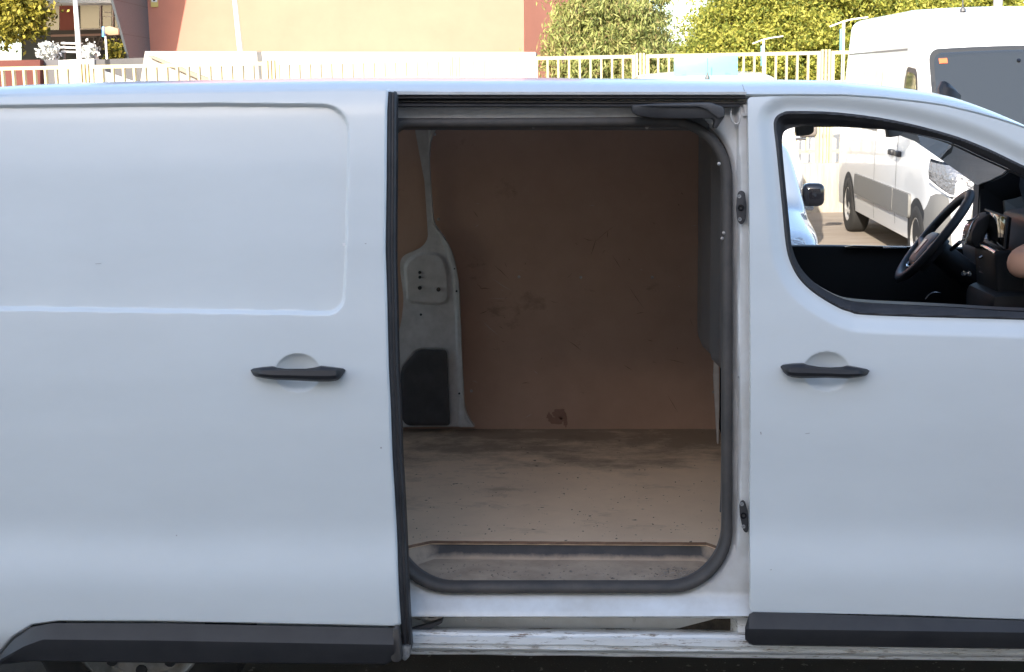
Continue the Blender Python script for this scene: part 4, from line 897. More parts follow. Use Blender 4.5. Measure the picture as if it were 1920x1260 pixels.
# two white compact vans
SCm = Shell(4.75, 1.86, [(0, .70), (.03, .88), (.10, .95), (.25, 1.0), (.85, 1.17), (1.52, 1.80), (1.66, 1.87), (2.1, 1.95), (2.9, 1.98), (4.5, 1.95), (4.75, 1.75)], tumble=.10, nose=.20, rc=.22, rv=.14, crown=.025)
def compact(label, X, Yf, sign):
    t = vehicle('parked_van', label, X, Yf, 'white vans parked facing the camera'); b = SCm.build(t, WP)
    SCm.top_patch('windscreen', rnd([(-.74, .90, .06), (.74, .90, .06), (.66, 1.50, .07), (-.66, 1.50, .07)]), t, P['dglass'])
    for side in (-1, 1):
        SCm.side_patch('door_window', rnd([(1.05, 1.18, .05), (1.55, 1.66, .08), (2.1, 1.68, .06), (2.12, 1.16, .05)]), t, P['dglass'], side)
        SCm.top_patch('headlamp', [(side * x, q) for x, q in rnd([(.42, .02, .01), (.42, .08, .02), (.78, .28, .03), (.80, .10, .02), (.72, .03, .01)])], t, HL, cell=.015, up=.012)
        SCm.side_patch('side_moulding', rnd([(1.2, .5, .04), (1.2, .68, .04), (3.3, .68, .03), (3.3, .5, .03)]), t, GP, side, out=.02, thick=.02)
        wmir(t, SCm, side, 1.15, 1.31, .20, .13)
    bp = [[(g_ * SCm.hw0 * math.sin(a), .60 - (.68 * g_) * abs(math.cos(a)) ** .5, zz) for a in np.linspace(-math.pi / 2, math.pi / 2, 21)] for zz, g_ in ((.22, .92), (.30, .99), (.55, 1.0), (.70, .96))]
    loft('bumper', bp, GP, t, local=True)
    box('grille', (0, -.06, .80), (.9, .05, .12), P['gloss'], t, r=.02, local=True)
    road_wheels(SCm, t, (.90, 3.85), .32, .20, .20)
    if sign:
        sg = box('roof_sign', (0, 1.98, float(SCm.topz(0, 1.98)) + .10), (.72, .10, .23), CY, t, r=.008, local=True)
        box('sign_foot', (-.25, 1.98, float(SCm.topz(0, 1.98)) - .01), (.06, .10, .05), GP, sg, local=True); box('sign_foot', (.25, 1.98, float(SCm.topz(0, 1.98)) - .01), (.06, .10, .05), GP, sg, local=True)
        lathe('roof_aerial', [(.028, 0), (.028, .02), (.012, .06), (.006, .08), (.004, .24), (0, .24)], (0.0, 1.70, float(SCm.topz(0, 1.70))), (0, 0, 1), P['liner'], t, n=10, local=True)
    else:
        lathe('roof_aerial', [(.05, 0), (.03, .03), (.008, .07), (0, .07)], (-.21, 1.72, float(SCm.topz(-.21, 1.72))), (0, 0, 1), mat('brown_aerial', (.12, .06, .05)), t, n=10, local=True)
    return t
compact('white van with a cyan board on its roof, beside the tall van', W(1327, 130, 11.8)[0], 10.2, True)
compact('white van with a plain roof and stubby aerial, parked in front of the bright wall', W(728, 130, 11.6)[0], 10.0, False)
# low car seen through the cab windows
SK = Shell(4.3, 1.80, [(0, .62), (.03, .78), (.12, .86), (.4, .94), (1.05, 1.05), (1.75, 1.46), (2.1, 1.52), (2.8, 1.53), (3.6, 1.45), (4.1, 1.10), (4.3, .9)], tumble=.13, nose=.20, rc=.20, rv=.10, crown=.03)
car = vehicle('parked_car', 'pale low car with black door mirror seen through the cab window', W(1524, 420, 6.2)[0] - 1.0, 4.75, cat='car')
CP = mat('silver_car_paint', (.34, .38, .42), rough=.22, metal=.35, coat=1.0, coat_rough=.03)
SK.build(car, CP)
SK.top_patch('windscreen', rnd([(-.72, 1.10, .06), (.72, 1.10, .06), (.58, 1.72, .07), (-.58, 1.72, .07)]), car, P['dglass'])
for side in (-1, 1):
    SK.side_patch('door_window', rnd([(1.5, 1.02, .03), (1.95, 1.38, .06), (3.4, 1.34, .10), (3.6, 1.04, .03)]), car, P['dglass'], side)
    SK.top_patch('headlamp', [(side * x, q) for x, q in rnd([(.45, .03, .01), (.45, .10, .02), (.76, .34, .03), (.78, .12, .02), (.7, .04, .01)])], car, HL, cell=.015, up=.012)
    wmir(car, SK, side, 1.62, 1.06, .16, .17, P['gloss'])
bp = [[(g_ * SK.hw0 * math.sin(a), .60 - (.66 * g_) * abs(math.cos(a)) ** .5, zz) for a in np.linspace(-math.pi / 2, math.pi / 2, 21)] for zz, g_ in ((.20, .92), (.28, .99), (.50, 1.0), (.62, .96))]
loft('bumper', bp, CP, car, local=True)
box('grille', (0, -.05, .62), (.8, .05, .14), P['gloss'], car, r=.02, local=True)
road_wheels(SK, car, (.85, 3.45), .32, .21, .20)

# ------------------------------------------------------------------ wall and fence behind the car park
CONC = mat('cast_concrete', (.50, .45, .37), rough=.85, var=1, vscale=3, col2=(.33, .28, .22), bump=.4, bscale=30, bdist=.01, stretch=(5, 5, .7), detail=8)
WHITE = mat('white_render', (.76, .74, .70), rough=.85, var=.15, vscale=2)
CREAM = mat('cream_fence_paint', (.58, .49, .27), rough=.5, var=.15, vscale=8)
YW = 15.6; gw = float(ground_z(YW)); z_wt = W(1520, 306, YW)[2]
tag(box('boundary_wall', (-1.5, YW + .125, (gw + z_wt) / 2 - .1), (44, .25, z_wt - gw + .2), CONC, None, r=.01), 'low stained concrete wall carrying the cream railings at the back of the car park', 'wall')
cw = box('wall_coping', (-1.5, YW + .12, z_wt + .025), (44, .32, .05), CONC, bpy.data.objects['boundary_wall'], r=.008, local=False) if False else None
z_top = W(1400, 98.5, YW + .12)[2]
picks = [-545, -198, 148, 497, 843, 1190, 1537, 1884, 2231]
names = ['cream railing panel past the left end, beside the red wall', 'leftmost cream railing panel in view, under the yellow leafed tree', 'cream railing panel in front of the sloping ramp, crossed by a lamp pole',
         'cream railing panel behind the plain roofed van', 'cream railing panel in front of the feathery conifer', 'cream railing panel behind the cyan roof board', 'cream railing panel partly hidden by the tall white van', 'cream railing panel hidden past the tall white van at the right end']
pk_me = None; pick_mesh = {}
def share_box(key, s, material):
    if key not in pick_mesh:
        bm = bmesh.new(); bmesh.ops.create_cube(bm, size=1.0); bmesh.ops.scale(bm, vec=s, verts=bm.verts); me = bpy.data.meshes.new(key); bm.to_mesh(me); bm.free(); me.materials.append(material); pick_mesh[key] = me
    return pick_mesh[key]
def put(name, me, loc, parent):
    o = bpy.data.objects.new(name, me); link(o, parent); o.location = np.array(loc) - OFF[parent.name]; OFF[o.name] = OFF[parent.name]; return o
h_f = z_top - z_wt
for i in range(8):
    xa, xb = W(picks[i] + 24, 130, YW + .12)[0], W(picks[i + 1] - 2, 130, YW + .12)[0]
    t = thing('railing_panel', names[i], 'railing', ((xa + xb) / 2, YW + .12, z_wt), group='cream railing panels along the wall')
    L = xb - xa
    put('top_rail', share_box('rail%d' % i, (L, .045, .05), CREAM), ((xa + xb) / 2, YW + .12, z_top - .025), t)
    put('bottom_rail', share_box('rail%d' % i, (L, .045, .05), CREAM), ((xa + xb) / 2, YW + .12, z_wt + .16), t)
    for xe in (xa, xb): put('end_post', share_box('post', (.05, .05, h_f), CREAM), (xe, YW + .12, z_wt + h_f / 2 + .0), t)
    n = 16
    for k in range(1, n):
        put('picket', share_box('picket', (.030, .075, h_f - .21), CREAM), (xa + L * k / n, YW + .12, z_wt + .185 + (h_f - .21) / 2 - .025), t)
    # three slim bars that bridge the gap to the next panel
    for k in range(3):
        xg = W(picks[i + 1] + 4 + 6.5 * k, 130, YW + .12)[0]
        put('gap_bar', share_box('gapbar', (.030, .075, h_f + .02), CREAM), (xg, YW + .12, z_wt + h_f / 2 + .01), t)
    xg = W(picks[i + 1] + 10.5, 130, YW + .12)[0]
    put('gap_tie', share_box('tie', (.22, .02, .02), CREAM), (xg, YW + .135, z_top - .33), t)

# upper terrace and its walls
YT2 = 18.2; z_t = 2.05
def wall_px(name, pts, Y, d, material, label, cat='wall', parent=None, r=0.0):
    o = prism(name, [W(x, y, Y) for x, y in pts], (0, d, 0), material, parent, r=r)
    if parent is None: tag(o, label, cat)
    return o
tag(box('terrace', (0, YT2 + 60.3, z_t / 2 - .5), (160, 119, z_t + 1.0), mat('terrace_paving', (.34, .31, .27), rough=.9, var=.3, vscale=1.5)), kind='structure')
wall_px('terrace_wall', [(1000, 159), (2300, 140), (2300, 420), (1000, 420)], YT2 + .25, .3, WHITE, 'pale wall below the trees, seen through the cab window')
wall_px('parapet_wall', [(271, 101), (272, 96), (600, 97), (1004, 97.5), (1004, 420), (240, 420), (262, 160)], YT2, .5, mat('parapet_render', (.47, .44, .40), rough=.85, var=.2, vscale=1.5), 'bright sunlit parapet wall below the salmon building')
wall_px('ramp_coping', [(276, 105), (283, 104), (396, 149), (410, 160), (398, 160)], YT2 - .14, .12, mat('brown_coping', (.30, .24, .18), rough=.8), 'sloping coping of a ramp in front of the bright parapet')
wall_px('shade_toned_ramp_wall', [(178, 112), (270, 108), (262, 156), (250, 152), (178, 128)], YT2 + .1, .3, mat('ramp_shade_tone', (.075, .070, .072), rough=.6, var=.2, vscale=3), 'ramp wall with its shade painted dark, behind the railing below the grey pier')  # shaded part of the wall, its shade put into a dark base colour
wall_px('ramp_wall', [(178, 127), (262, 157), (262, 420), (178, 420)], YT2 + .02, .3, WHITE, 'white sloping ramp face behind the railing')
wall_px('white_pier', [(110, 113), (176, 110), (178, 420), (113, 420)], YT2 + .05, .4, WHITE, 'white wall pier with grey smudges behind the railing at left')
SAL = mat('salmon_render', (.52, .215, .15), rough=.85, var=.12, vscale=1.2)
wall_px('red_wall', [(-420, 118), (75, 112), (77, 420), (-420, 420)], YT2 + .15, .3, mat('brick_red_render', (.135, .038, .028), rough=.85, var=.2, vscale=2), 'brick red wall behind the left railing under the tree')
wall_px('grey_door_leaf', [(76, 112), (112, 112), (113, 420), (78, 420)], YT2 + .3, .3, mat('dark_grey_metal', (.065, .062, .07), rough=.5), 'dark grey metal leaf between red wall and white pier')

# ------------------------------------------------------------------ salmon building
YBd = 24.0
bld = thing('salmon_building', 'large salmon rendered building with grey stone pier and dark restaurant front', 'building', (W(600, 200, YBd)[0], YBd, z_t))
def bp_(name, pts, Y, d, material, parent=bld, r=0.0): return prism(name, [W(x, y, Y) for x, y in pts], (0, d, 0), material, parent, r=r)
bp_('wall', [(240, -560), (980, -560), (983, 160), (262, 160)], YBd, 8, SAL)
bp_('wall_return', [(980, -560), (1100, -560), (1100, 160), (983, 160)], YBd + 5.0, .4, SAL)
# angled flank right of the main face: grazed by the sun
a, b = W(980, -560, YBd), W(983, 160, YBd)
mk('wall_flank', [a + (.005, -.004, 0), a + (1.25, 2.0, 0), b + (1.25, 2.0, 0), b + (.005, -.004, 0)], [(0, 1, 2, 3)], SAL, bld)
GR = mat('grey_granite', (.125, .14, .155), rough=.55, var=.35, vscale=26, col2=(.095, .108, .12), detail=8)
pc_ = W(282, 97, YBd); zt_, zb_ = W(262, -420, YBd)[2], 2.4
def pd_(z): return 1.40 + (z - pc_[2]) * .66
pier = prism('stone_pier', [(pc_[0], YBd + .3, zb_), (pc_[0], YBd + .3, zt_), (pc_[0], YBd - pd_(zt_), zt_), (pc_[0], YBd - pd_(zb_), zb_)], (-.05, 0, 0), GR, bld)
for zz in np.arange(2.9, 6.0, .62):
    mk('stone_joint', [(pc_[0] + .003, YBd, zz), (pc_[0] + .003, YBd - pd_(zz), zz), (pc_[0] + .003, YBd - pd_(zz), zz + .008), (pc_[0] + .003, YBd, zz + .008)], [(0, 1, 2, 3)], mat('joint', (.05, .05, .05)), pier)
can = bp_('canopy', [(60, -4), (222, -7), (222, 4), (208, 6), (60, 7)], YBd - 1.0, .5, WHITE, r=.02)
box('added_shade_slab', (pc_[0] - 1.1 - 6, 23.8, 5.35), (12, 7.4, .3), mat('slab', (.3, .28, .26), rough=.8), bld)  # slab above the view, added to keep sun off the restaurant front
YR = YBd + 3.4
DK = mat('dark_fascia', (.02, .012, .011), rough=.6)
bp_('back_wall', [(40, -60), (300, -60), (300, 160), (40, 160)], YR + .4, .2, mat('grey_interior', (.05, .055, .055), rough=.8))
bp_('red_column', [(111, -20), (137, -20), (139, 60), (112, 60)], YR - .2, .4, mat('red_column_paint', (.22, .055, .042), rough=.7))
gls = mat('shop_glass', (.06, .07, .072), rough=.15)
for x0, x1 in ((86, 111), (140, 186), (188, 209), (210, 226)):
    g = bp_('shop_window', [(x0, -20), (x1, -20), (x1, 56), (x0, 56)], YR, .05, gls)
for x in (140, 186, 209):
    bp_('mullion', [(x, -20), (x + 2, -20), (x + 3.2, 57), (x + 1.2, 57)], YR - .06, .06, WHITE)
bp_('transom', [(140, 53), (226, 52), (226, 55), (140, 56)], YR - .07, .06, WHITE)
for yy in (22, 30): bp_('blind_slat', [(195, yy), (222, yy), (222, yy + 1.6), (195, yy + 1.6)], YR - .02, .01, WHITE)
fas = bp_('fascia', [(95, 57), (230, 55), (230, 92), (95, 98)], YR - .3, .2, DK)
bp_('fascia_trim', [(95, 65), (230, 62), (230, 66), (95, 69)], YR - .34, .04, mat('fascia_red', (.22, .12, .10)), fas)
fc = bpy.data.curves.new('sign_text', 'FONT'); fc.body = 'RESTAURANTE'; fc.size = .26; fc.extrude = .01; fc.align_x = 'LEFT'
fo_ = bpy.data.objects.new('sign_letters', fc); dg = bpy.context.evaluated_depsgraph_get(); link(fo_); bpy.context.view_layer.update()
me = bpy.data.meshes.new_from_object(fo_.evaluated_get(bpy.context.evaluated_depsgraph_get())); bpy.data.objects.remove(fo_)
tx = bpy.data.objects.new('sign_letters', me); me.materials.append(mat('sign_letter', (.075, .06, .06), rough=.5)); link(tx, fas)
p0 = W(138, 84, YR - .33); tx.location = p0 - OFF[bld.name]; tx.rotation_euler = (math.pi / 2, 0, 0)
nb = bp_('notice_plate', [(282, -14), (295, -14), (296, 13), (283, 13)], YBd - .035, .03, mat('notice_yellow', (.62, .50, .16), rough=.5))
bp_('notice_print', [(283.5, -12), (294, -12), (294.6, 4), (284, 4)], YBd - .040, .004, mat('notice_white', (.7, .7, .68)), nb)
bp_('notice_mark', [(287, -5), (291, -5), (291, 2), (287, 2)], YBd - .045, .004, P['black'], nb)
# small things on the terrace in front of the restaurant
bnch = thing('slatted_bench', 'white slatted bench on the terrace beside the lamp pole', 'bench', tuple(W(130, 105, 20.4)))
for k in range(3):
    bp_('slat', [(114, 79 + 8 * k), (150, 80 + 8 * k), (150, 83.5 + 8 * k), (114, 82.5 + 8 * k)], 20.4, .05, WHITE, bnch, r=.004)
for x in (118, 146): bp_('bench_post', [(x, 78), (x + 3, 78), (x + 3, 130), (x, 130)], 20.46, .05, GP, bnch)
YBL = 20.2
def leaves(center, R, n_clump, n_leaf, size, clump_r, droop=0.0, aspect=.5, shell=.55, squash=None, seedv=1):
    g = np.random.default_rng(seedv)
    d = g.normal(size=(n_clump, 3)); d /= np.linalg.norm(d, axis=1)[:, None]; rr = (shell + (1 - shell) * g.random((n_clump, 1)) ** .6) * (1 + .12 * g.normal(size=(n_clump, 1)))
    C = np.array(center) + d * rr * np.array(R)
    cr = clump_r * (.45 + 1.2 * g.random((n_clump, 1, 1)) ** 1.5)
    Pn = C[:, None, :] + g.normal(size=(n_clump, n_leaf, 3)) * cr * np.array([1, 1, .8]); Pn = Pn.reshape(-1, 3)
    u = g.normal(size=Pn.shape)
    if droop: u = u * .45 + np.array([0, 0, -droop])
    u /= np.linalg.norm(u, axis=1)[:, None]; v = np.cross(u, g.normal(size=Pn.shape)); v /= np.linalg.norm(v, axis=1)[:, None]
    s = size * (.6 + .8 * g.random((len(Pn), 1))); a = u * s; b = v * s * aspect
    q = np.stack([Pn - a, Pn + b * .9 - a * .1, Pn + a, Pn - b * .9 - a * .1], 1).reshape(-1, 3); return q
def tree(name, label, base, h_tr, crowns, material, bark, trunk_r=.16, group=None, **kw):
    t = thing(name, label, 'tree', tuple(base), group=group)
    tr = [np.array(base) + (0.04 * math.sin(k), .03 * math.cos(k * 1.7), h_tr * k / 5) for k in range(6)]
    tk = tube('trunk', tr, trunk_r, bark, t, n=9, taper=list(np.linspace(1.2, .55, 6)))
    for k in range(5):
        c, R = crowns[k % len(crowns)]; e = np.array(c) + rng.normal(size=3) * np.array(R) * .45; s0 = tr[3 + k % 3]
        tube('limb', [s0, (s0 + e) / 2 + (0, 0, .12), e], trunk_r * .4, bark, tk, n=6, taper=[1, .7, .3])
    q = np.concatenate([leaves(c, R, seedv=hash((len(label), i)) % 9999 + 3, **kw) for i, (c, R) in enumerate(crowns)]); q = q - np.array(base)
    fast_mesh('crown', q, 4, material, t); return t
BARK = mat('bark', (.12, .085, .06), rough=.9, var=.5, vscale=20, bump=.8, bscale=30, bdist=.02)
LY = leaf_mat('yellow_green_leaf', [(.10, .14, .03), (.28, .31, .06), (.44, .43, .08), (.56, .51, .12), (.21, .25, .05)])
LC = leaf_mat('conifer_spray', [(.12, .15, .045), (.25, .29, .085), (.35, .37, .12), (.42, .41, .15), (.24, .17, .08)], .25)
LB = leaf_mat('broad_leaf', [(.04, .045, .008), (.16, .15, .02), (.34, .30, .04), (.48, .40, .08)], .3)
LW = leaf_mat('white_blossom', [(.75, .75, .72), (.7, .7, .7), (.6, .62, .55)], .2)
def pt(px, py, Y): return W(px, py, Y)
def on_terrace(px, Y): p = W(px, 150, Y); return np.array((p[0], Y, z_t))
# leafy tree at the left edge
c0 = pt(20, 20, 20.6)
tree('broadleaf_tree', 'yellow green leafy tree overhanging the left end of the railing', on_terrace(-40, 20.9), 1.6, [((c0[0] - .55, 20.8, c0[2] + .15), (.95, .8, .85)), ((c0[0] + .10, 20.6, c0[2] - .05), (.62, .6, .52)), ((c0[0] - 1.5, 20.9, c0[2] + .3), (1.0, .9, 1.0)), ((c0[0] - .5, 20.8, c0[2] + 1.1), (.9, .8, .8))], LB, BARK, trunk_r=.10, n_clump=130, n_leaf=34, size=.045, clump_r=.10, aspect=.6, shell=.35)
# feathery conifer
cc = pt(1145, 40, 21.6)
tree('conifer', 'feathery olive conifer behind the railing beside the salmon building', on_terrace(1150, 21.8), 4.6, [((cc[0], 21.7, cc[2] + .2), (1.12, 1.0, 1.3)), ((cc[0] - .1, 21.6, cc[2] - .75), (1.12, 1.0, .8)), ((cc[0] + .15, 21.8, cc[2] + 1.7), (.95, .9, 1.3)), ((cc[0] + .45, 21.9, cc[2] - .6), (.75, .8, .85))], LC, BARK, trunk_r=.14, n_clump=360, n_leaf=64, size=.056, clump_r=.11, droop=.6, aspect=.26, shell=.35)
# yellow-green trees further back
spec = [(1378, 34, 1.7, 3.3, 'yellow green tree just right of the feathery conifer'), (1440, 37, 2.6, 4.9, 'yellow green tree behind the middle twin lamp'), (1545, 35, 2.4, 5.0, 'yellow green tree behind the nearest twin lamp'), (1655, 38, 2.9, 5.4, 'tall yellow green tree above the rear of the tall van'), (1780, 36, 2.7, 5.6, 'yellow green tree above the windscreen of the tall van'), (1905, 38, 2.9, 5.6, 'yellow green tree at the right edge behind the tall van')]
for i, (px, Y, R, H, lab) in enumerate(spec):
    b = on_terrace(px, Y)
    cr = [((b[0], Y, z_t + H * .42), (R, R * .8, H * .42)), ((b[0] + R * .3, Y + .3, z_t + H * .75), (R * .75, R * .7, H * .34)), ((b[0] - R * .4, Y - .4, z_t + H * .28), (R * .7, R * .6, H * .26))]
    tree('yellow_tree', lab, b, H * .6, cr, LY, BARK, trunk_r=.15, group='yellow green trees beyond the railing', n_clump=210, n_leaf=66, size=.058, clump_r=.20, aspect=.5, shell=.42)
# blossom shrub and white flowering plant by the bench
for px, py, Y, r, lab, mt in ((92, 92, 20.1, .16, 'white blossoming shrub under the leafy tree', LW), (168, 92, 20.0, .105, 'small white flowering plant beside the slatted bench', LW), (215, 92, 22.6, .22, 'low clipped green shrub in front of the dark restaurant front', LB)):
    c = pt(px, py, Y); t = thing('shrub', lab, 'shrub', (c[0], Y, z_t)); tube('stem', [(c[0], Y, z_t), (c[0], Y, c[2])], .02, BARK, t, n=6)
    fast_mesh('foliage', leaves((c[0], Y, c[2] - .03), (r, r, r * 1.1), 46, 14, .035, .04, aspect=.7, shell=.2, seedv=int(px)) - np.array((c[0], Y, z_t)), 4, mt, t)
# blue sign on a post
c = pt(196, 70, 21.5); t = thing('sign_post', 'small blue sign on a white post in front of the restaurant', 'sign', (c[0], 21.5, z_t))
tube('post', [(c[0] + .02, 21.5, z_t), (c[0] + .02, 21.5, c[2] + .02)], .022, WHITE, t, n=8)
prism('sign_plate', [W(x, y, 21.48) for x, y in [(191, 50), (195, 50), (195, 69), (191, 69)]], (0, .1, 0), mat('sign_blue', (.12, .42, .75), rough=.4), t, r=.004)
prism('sign_arm', [W(x, y, 21.5) for x, y in [(195, 51), (206, 49), (222, 54), (222, 65), (205, 66), (196, 62)]], (0, .06, 0), mat('sign_tan', (.34, .22, .13), rough=.6), t, r=.004)

# ------------------------------------------------------------------ lamps
LM = mat('white_lamp_metal', (.72, .72, .70), rough=.4)
def pole(px_t, px_b, Y, lab):
    b = W(px_b, 150, Y); tp = W(px_t, 0, Y); d = (tp - b) / (tp[2] - b[2]); b0 = b + d * (z_t - .3 - b[2]); top = b + d * (4.45 - b[2])
    t = thing('lamp_pole', lab, 'street lamp', tuple(b0)); tube('post', [b0, (b0 + top) / 2, top], .042, LM, t, n=10, taper=[1.1, 1, .7])
    box('lamp_head', tuple(top + (.25, 0, .02)), (.6, .18, .07), LM, t, r=.03)
pole(141, 152, 17.6, 'slim white lamp pole at left in front of the restaurant'); pole(440, 456, 17.6, 'slim white lamp pole in front of the sunlit salmon wall')
tp = W(1871, 10, 27); t = thing('lamp_pole', 'thick grey pole rising above the tall van roof', 'street lamp', (tp[0], 27, z_t)); tube('post', [(tp[0], 27, z_t), (tp[0], 27, 9)], .10, mat('galvanised', (.42, .41, .40), rough=.5), t, n=10); box('lamp_head', (tp[0], 26.7, 9), (.2, .7, .1), LM, t, r=.03)
for (px, py, Y, s, lab) in ((1432, 74, 31, 1.0, 'white twin-arm lamp, middle one of three'), (1582, 40, 24.5, 1.0, 'white twin-arm lamp nearest to the tall van'), (1340, 93, 40, 1.0, 'white twin-arm lamp farthest away, above the cyan roof board')):
    c = W(px, py, Y); t = thing('twin_lamp', lab, 'street lamp', (c[0], Y, z_t), group='twin-arm lamps beyond the railing')
    tube('post', [(c[0], Y, z_t), (c[0], Y, c[2] - .02)], .032, LM, t, n=8)
    box('control_box', (c[0] - .05, Y, c[2] - .40), (.05, .08, .5), mat('teal_box', (.12, .30, .30), rough=.5), t, r=.006)
    for sgn, L, up in ((-1, .28, -.10), (1, .48, .07)):
        pth_ = [np.array((c[0] + sgn * L * k, Y, c[2] + up * (k ** .7 if sgn > 0 else k))) for k in (0, .35, .7, 1.0)]
        sweep('lamp_arm', pth_, [(-.03, -.012), (.03, -.012), (.03, .016), (-.03, .016)], LM, t, out=(0, 0, 1))

# ------------------------------------------------------------------ unseen buildings added to shade the near van and block low sky
hs = thing('sky_block_houses', 'row of low rendered houses added unseen behind the camera to block low sky', 'building', (0, -23, 0))
box('wall', (2, -27, 2.8), (60, 8, 5.6), mat('sky_block_render', (.66, .65, .64), rough=.85, var=.2, vscale=1), hs)
for k in range(17):
    put('window', share_box('sky_block_window', (1.2, .08, 1.3), gls), (-24 + 3.2 * k, -22.97, 3.4), hs)
SY0, SY1, SZ0, SZ1 = -18.0, -12.6, 4.7, 9.3  # extents of the added wing, set so its shadow covers the near van
sb = thing('shade_wing', 'raised salmon office wing on columns added unseen behind the camera to shade the near van', 'building', (3.0, SY1, 0))
box('wall', (0.0, (SY0 + SY1) / 2, (SZ0 + SZ1) / 2), (32, SY1 - SY0, SZ1 - SZ0), mat('shade_wing_render', (.46, .41, .39), rough=.85, var=.15, vscale=1), sb)
for k in range(9):
    x = -12.8 + 3.2 * k
    wn = put('window', share_box('shade_wing_window', (1.9, .10, 1.6), WHITE), (x, SY1 + .05, (SZ0 + SZ1) / 2), sb)
    put('pane', share_box('shade_wing_pane', (1.7, .06, 1.4), gls), (x, SY1 + .09, (SZ0 + SZ1) / 2), sb)
for x in (-14, -5, 5, 14):
    for y in (SY0 + .6, SY1 - .6): lathe('column', [(.28, 0), (.28, SZ0)], (x, y, 0), (0, 0, 1), WHITE, sb, n=20)

# ------------------------------------------------------------------ person at the front of the van, elbow through the open window
def skin_body(name, joints, edges, material, parent, root=0, sub=2):
    me = bpy.data.meshes.new(name); me.from_pydata([tuple(np.array(j[:3]) - OFF[parent.name]) for j in joints], edges, []); me.materials.append(material)
    o = bpy.data.objects.new(name, me); link(o, parent); OFF[o.name] = OFF[parent.name]
    sm = o.modifiers.new('skin', 'SKIN'); sm.use_smooth_shade = True
    for i, j in enumerate(joints):
        r = j[3]; me.skin_vertices[0].data[i].radius = r if isinstance(r, tuple) else (r, r); me.skin_vertices[0].data[i].use_root = (i == root)
    ss = o.modifiers.new('sub', 'SUBSURF'); ss.levels = sub; ss.render_levels = sub
    dgx = bpy.context.evaluated_depsgraph_get(); me2 = bpy.data.meshes.new_from_object(o.evaluated_get(dgx)); o.modifiers.clear(); o.data = me2; return o
PX, PY = 1.86, -.36
per = thing('person', 'person in dark clothes at the van front, bare elbow through the open window', 'person', (PX, PY, 0))
elb = W(1897, 498, .36)
sh = np.array((PX - .16, PY + .10, 1.42)); wr_ = elb + np.array((.235, .10, .045))
J = [(PX, PY, .98, (.15, .11)), (PX, PY, 1.15, (.135, .10)), (PX, PY, 1.36, (.155, .105)), (PX, PY, 1.47, .06), (PX - .01, PY + .02, 1.53, .055), (PX - .02, PY + .03, 1.62, (.075, .09)), (PX - .02, PY + .035, 1.71, (.07, .085)),
     (*sh, .062), (*((sh + elb) / 2 + np.array((0, 0, .01))), .047), (*elb, .043), (*(elb + np.array((.075, .033, .026))), .052), (*wr_, .027), (*(wr_ + np.array((.055, .03, 0))), (.038, .018)),
     (PX + .10, PY - .16, 1.41, .06), (PX + .16, PY - .22, 1.12, .045), (PX + .15, PY - .16, .86, .03), (PX + .15, PY - .14, .78, (.02, .036)),
     (PX + .05, PY - .09, .90, .092), (PX + .06, PY - .10, .50, .062), (PX + .08, PY - .11, .09, .042), (PX - .06, PY - .10, .035, .036),
     (PX - .03, PY + .09, .90, .092), (PX - .03, PY + .10, .50, .062), (PX - .01, PY + .11, .09, .042), (PX - .15, PY + .12, .035, .036)]
Ed = [(0, 1), (1, 2), (2, 3), (3, 4), (4, 5), (5, 6), (2, 7), (7, 8), (8, 9), (9, 10), (10, 11), (11, 12), (2, 13), (13, 14), (14, 15), (15, 16), (0, 17), (17, 18), (18, 19), (19, 20), (0, 21), (21, 22), (22, 23), (23, 24)]
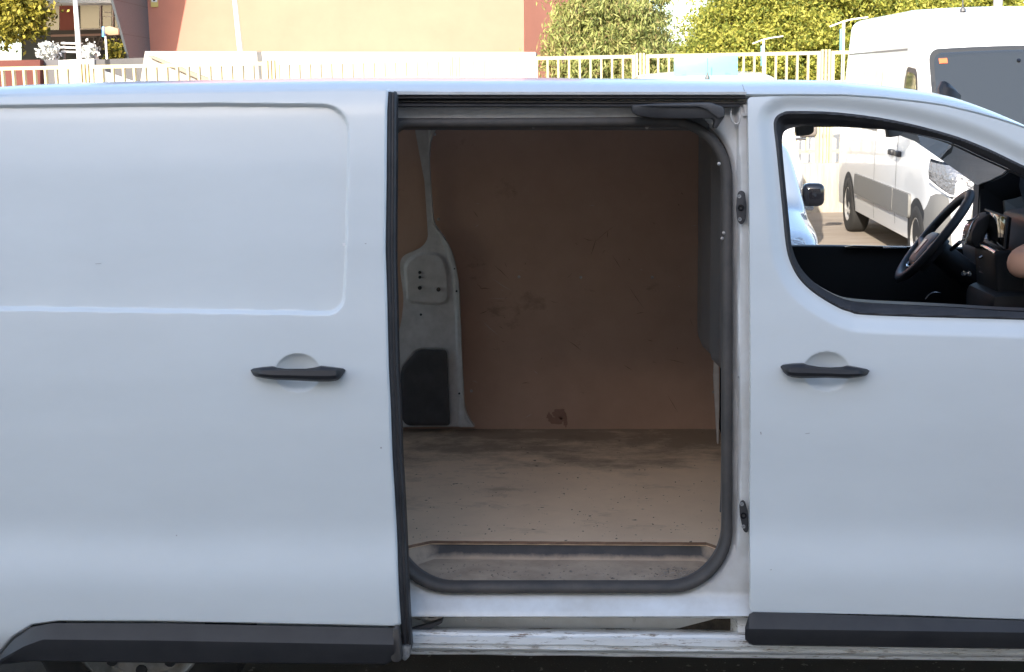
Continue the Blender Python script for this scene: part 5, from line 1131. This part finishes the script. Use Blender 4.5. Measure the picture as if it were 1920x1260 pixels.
for (base, dirv) in ((12, np.array((.88, .47, 0))), (16, np.array((0, 0, -1.0)))):
    b0 = np.array(J[base][:3]); sd_ = np.cross(dirv, (0, 0, 1.0)) if base == 12 else np.array((0, 1.0, 0)); sd_ /= np.linalg.norm(sd_)
    for f_, ln in ((-1.5, .07), (-.5, .085), (.5, .08), (1.5, .06)):
        i = len(J); k1 = b0 + sd_ * f_ * .018 + dirv * .04; J.append((*k1, .009)); J.append((*(k1 + dirv * ln * .55 + (0, 0, -.006)), .0085)); J.append((*(k1 + dirv * ln + (0, 0, -.02)), .007)); Ed += [(base, i), (i, i + 1), (i + 1, i + 2)]
    i = len(J); k1 = b0 + sd_ * .04 - dirv * .01; J.append((*k1, .010)); J.append((*(k1 + sd_ * .02 + dirv * .04), .008)); Ed += [(base, i), (i, i + 1)]
body = skin_body('body', J, Ed, P['skin'], per)
SHIRT = mat('dark_shirt', (.03, .032, .04), rough=.9); TRO = mat('dark_trousers', (.03, .03, .035), rough=.9)
skin_body('shirt', [(PX, PY, .95, (.165, .125)), (PX, PY, 1.15, (.15, .115)), (PX, PY, 1.36, (.17, .12)), (PX, PY, 1.45, .075), (*sh, .075), (*(sh * .62 + elb * .38), .062), (PX + .10, PY - .16, 1.41, .075), (PX + .14, PY - .20, 1.22, .06)], [(0, 1), (1, 2), (2, 3), (2, 4), (4, 5), (2, 6), (6, 7)], SHIRT, per)
skin_body('trousers', [(PX, PY, .98, (.16, .12)), (PX + .05, PY - .09, .88, .105), (PX + .06, PY - .10, .50, .075), (PX + .08, PY - .11, .10, .06), (PX - .03, PY + .09, .88, .105), (PX - .03, PY + .10, .50, .075), (PX - .01, PY + .11, .10, .06)], [(0, 1), (1, 2), (2, 3), (0, 4), (4, 5), (5, 6)], TRO, per)
skin_body('hair', [(PX + .0, PY + .03, 1.66, (.07, .09)), (PX + .0, PY + .035, 1.73, (.074, .088)), (PX - .02, PY + .035, 1.755, (.05, .06))], [(0, 1), (1, 2)], mat('dark_hair', (.02, .014, .01), rough=.7), per)
for s_ in (-1, 1): box('eye', (PX - .105, PY + .035 + s_ * .03, 1.665), (.012, .02, .01), P['gloss'], per, r=.003)
box('nose', (PX - .115, PY + .035, 1.635), (.03, .022, .04), P['skin'], per, r=.008); box('mouth', (PX - .10, PY + .035, 1.595), (.015, .045, .01), mat('lips', (.35, .13, .11)), per, r=.003)
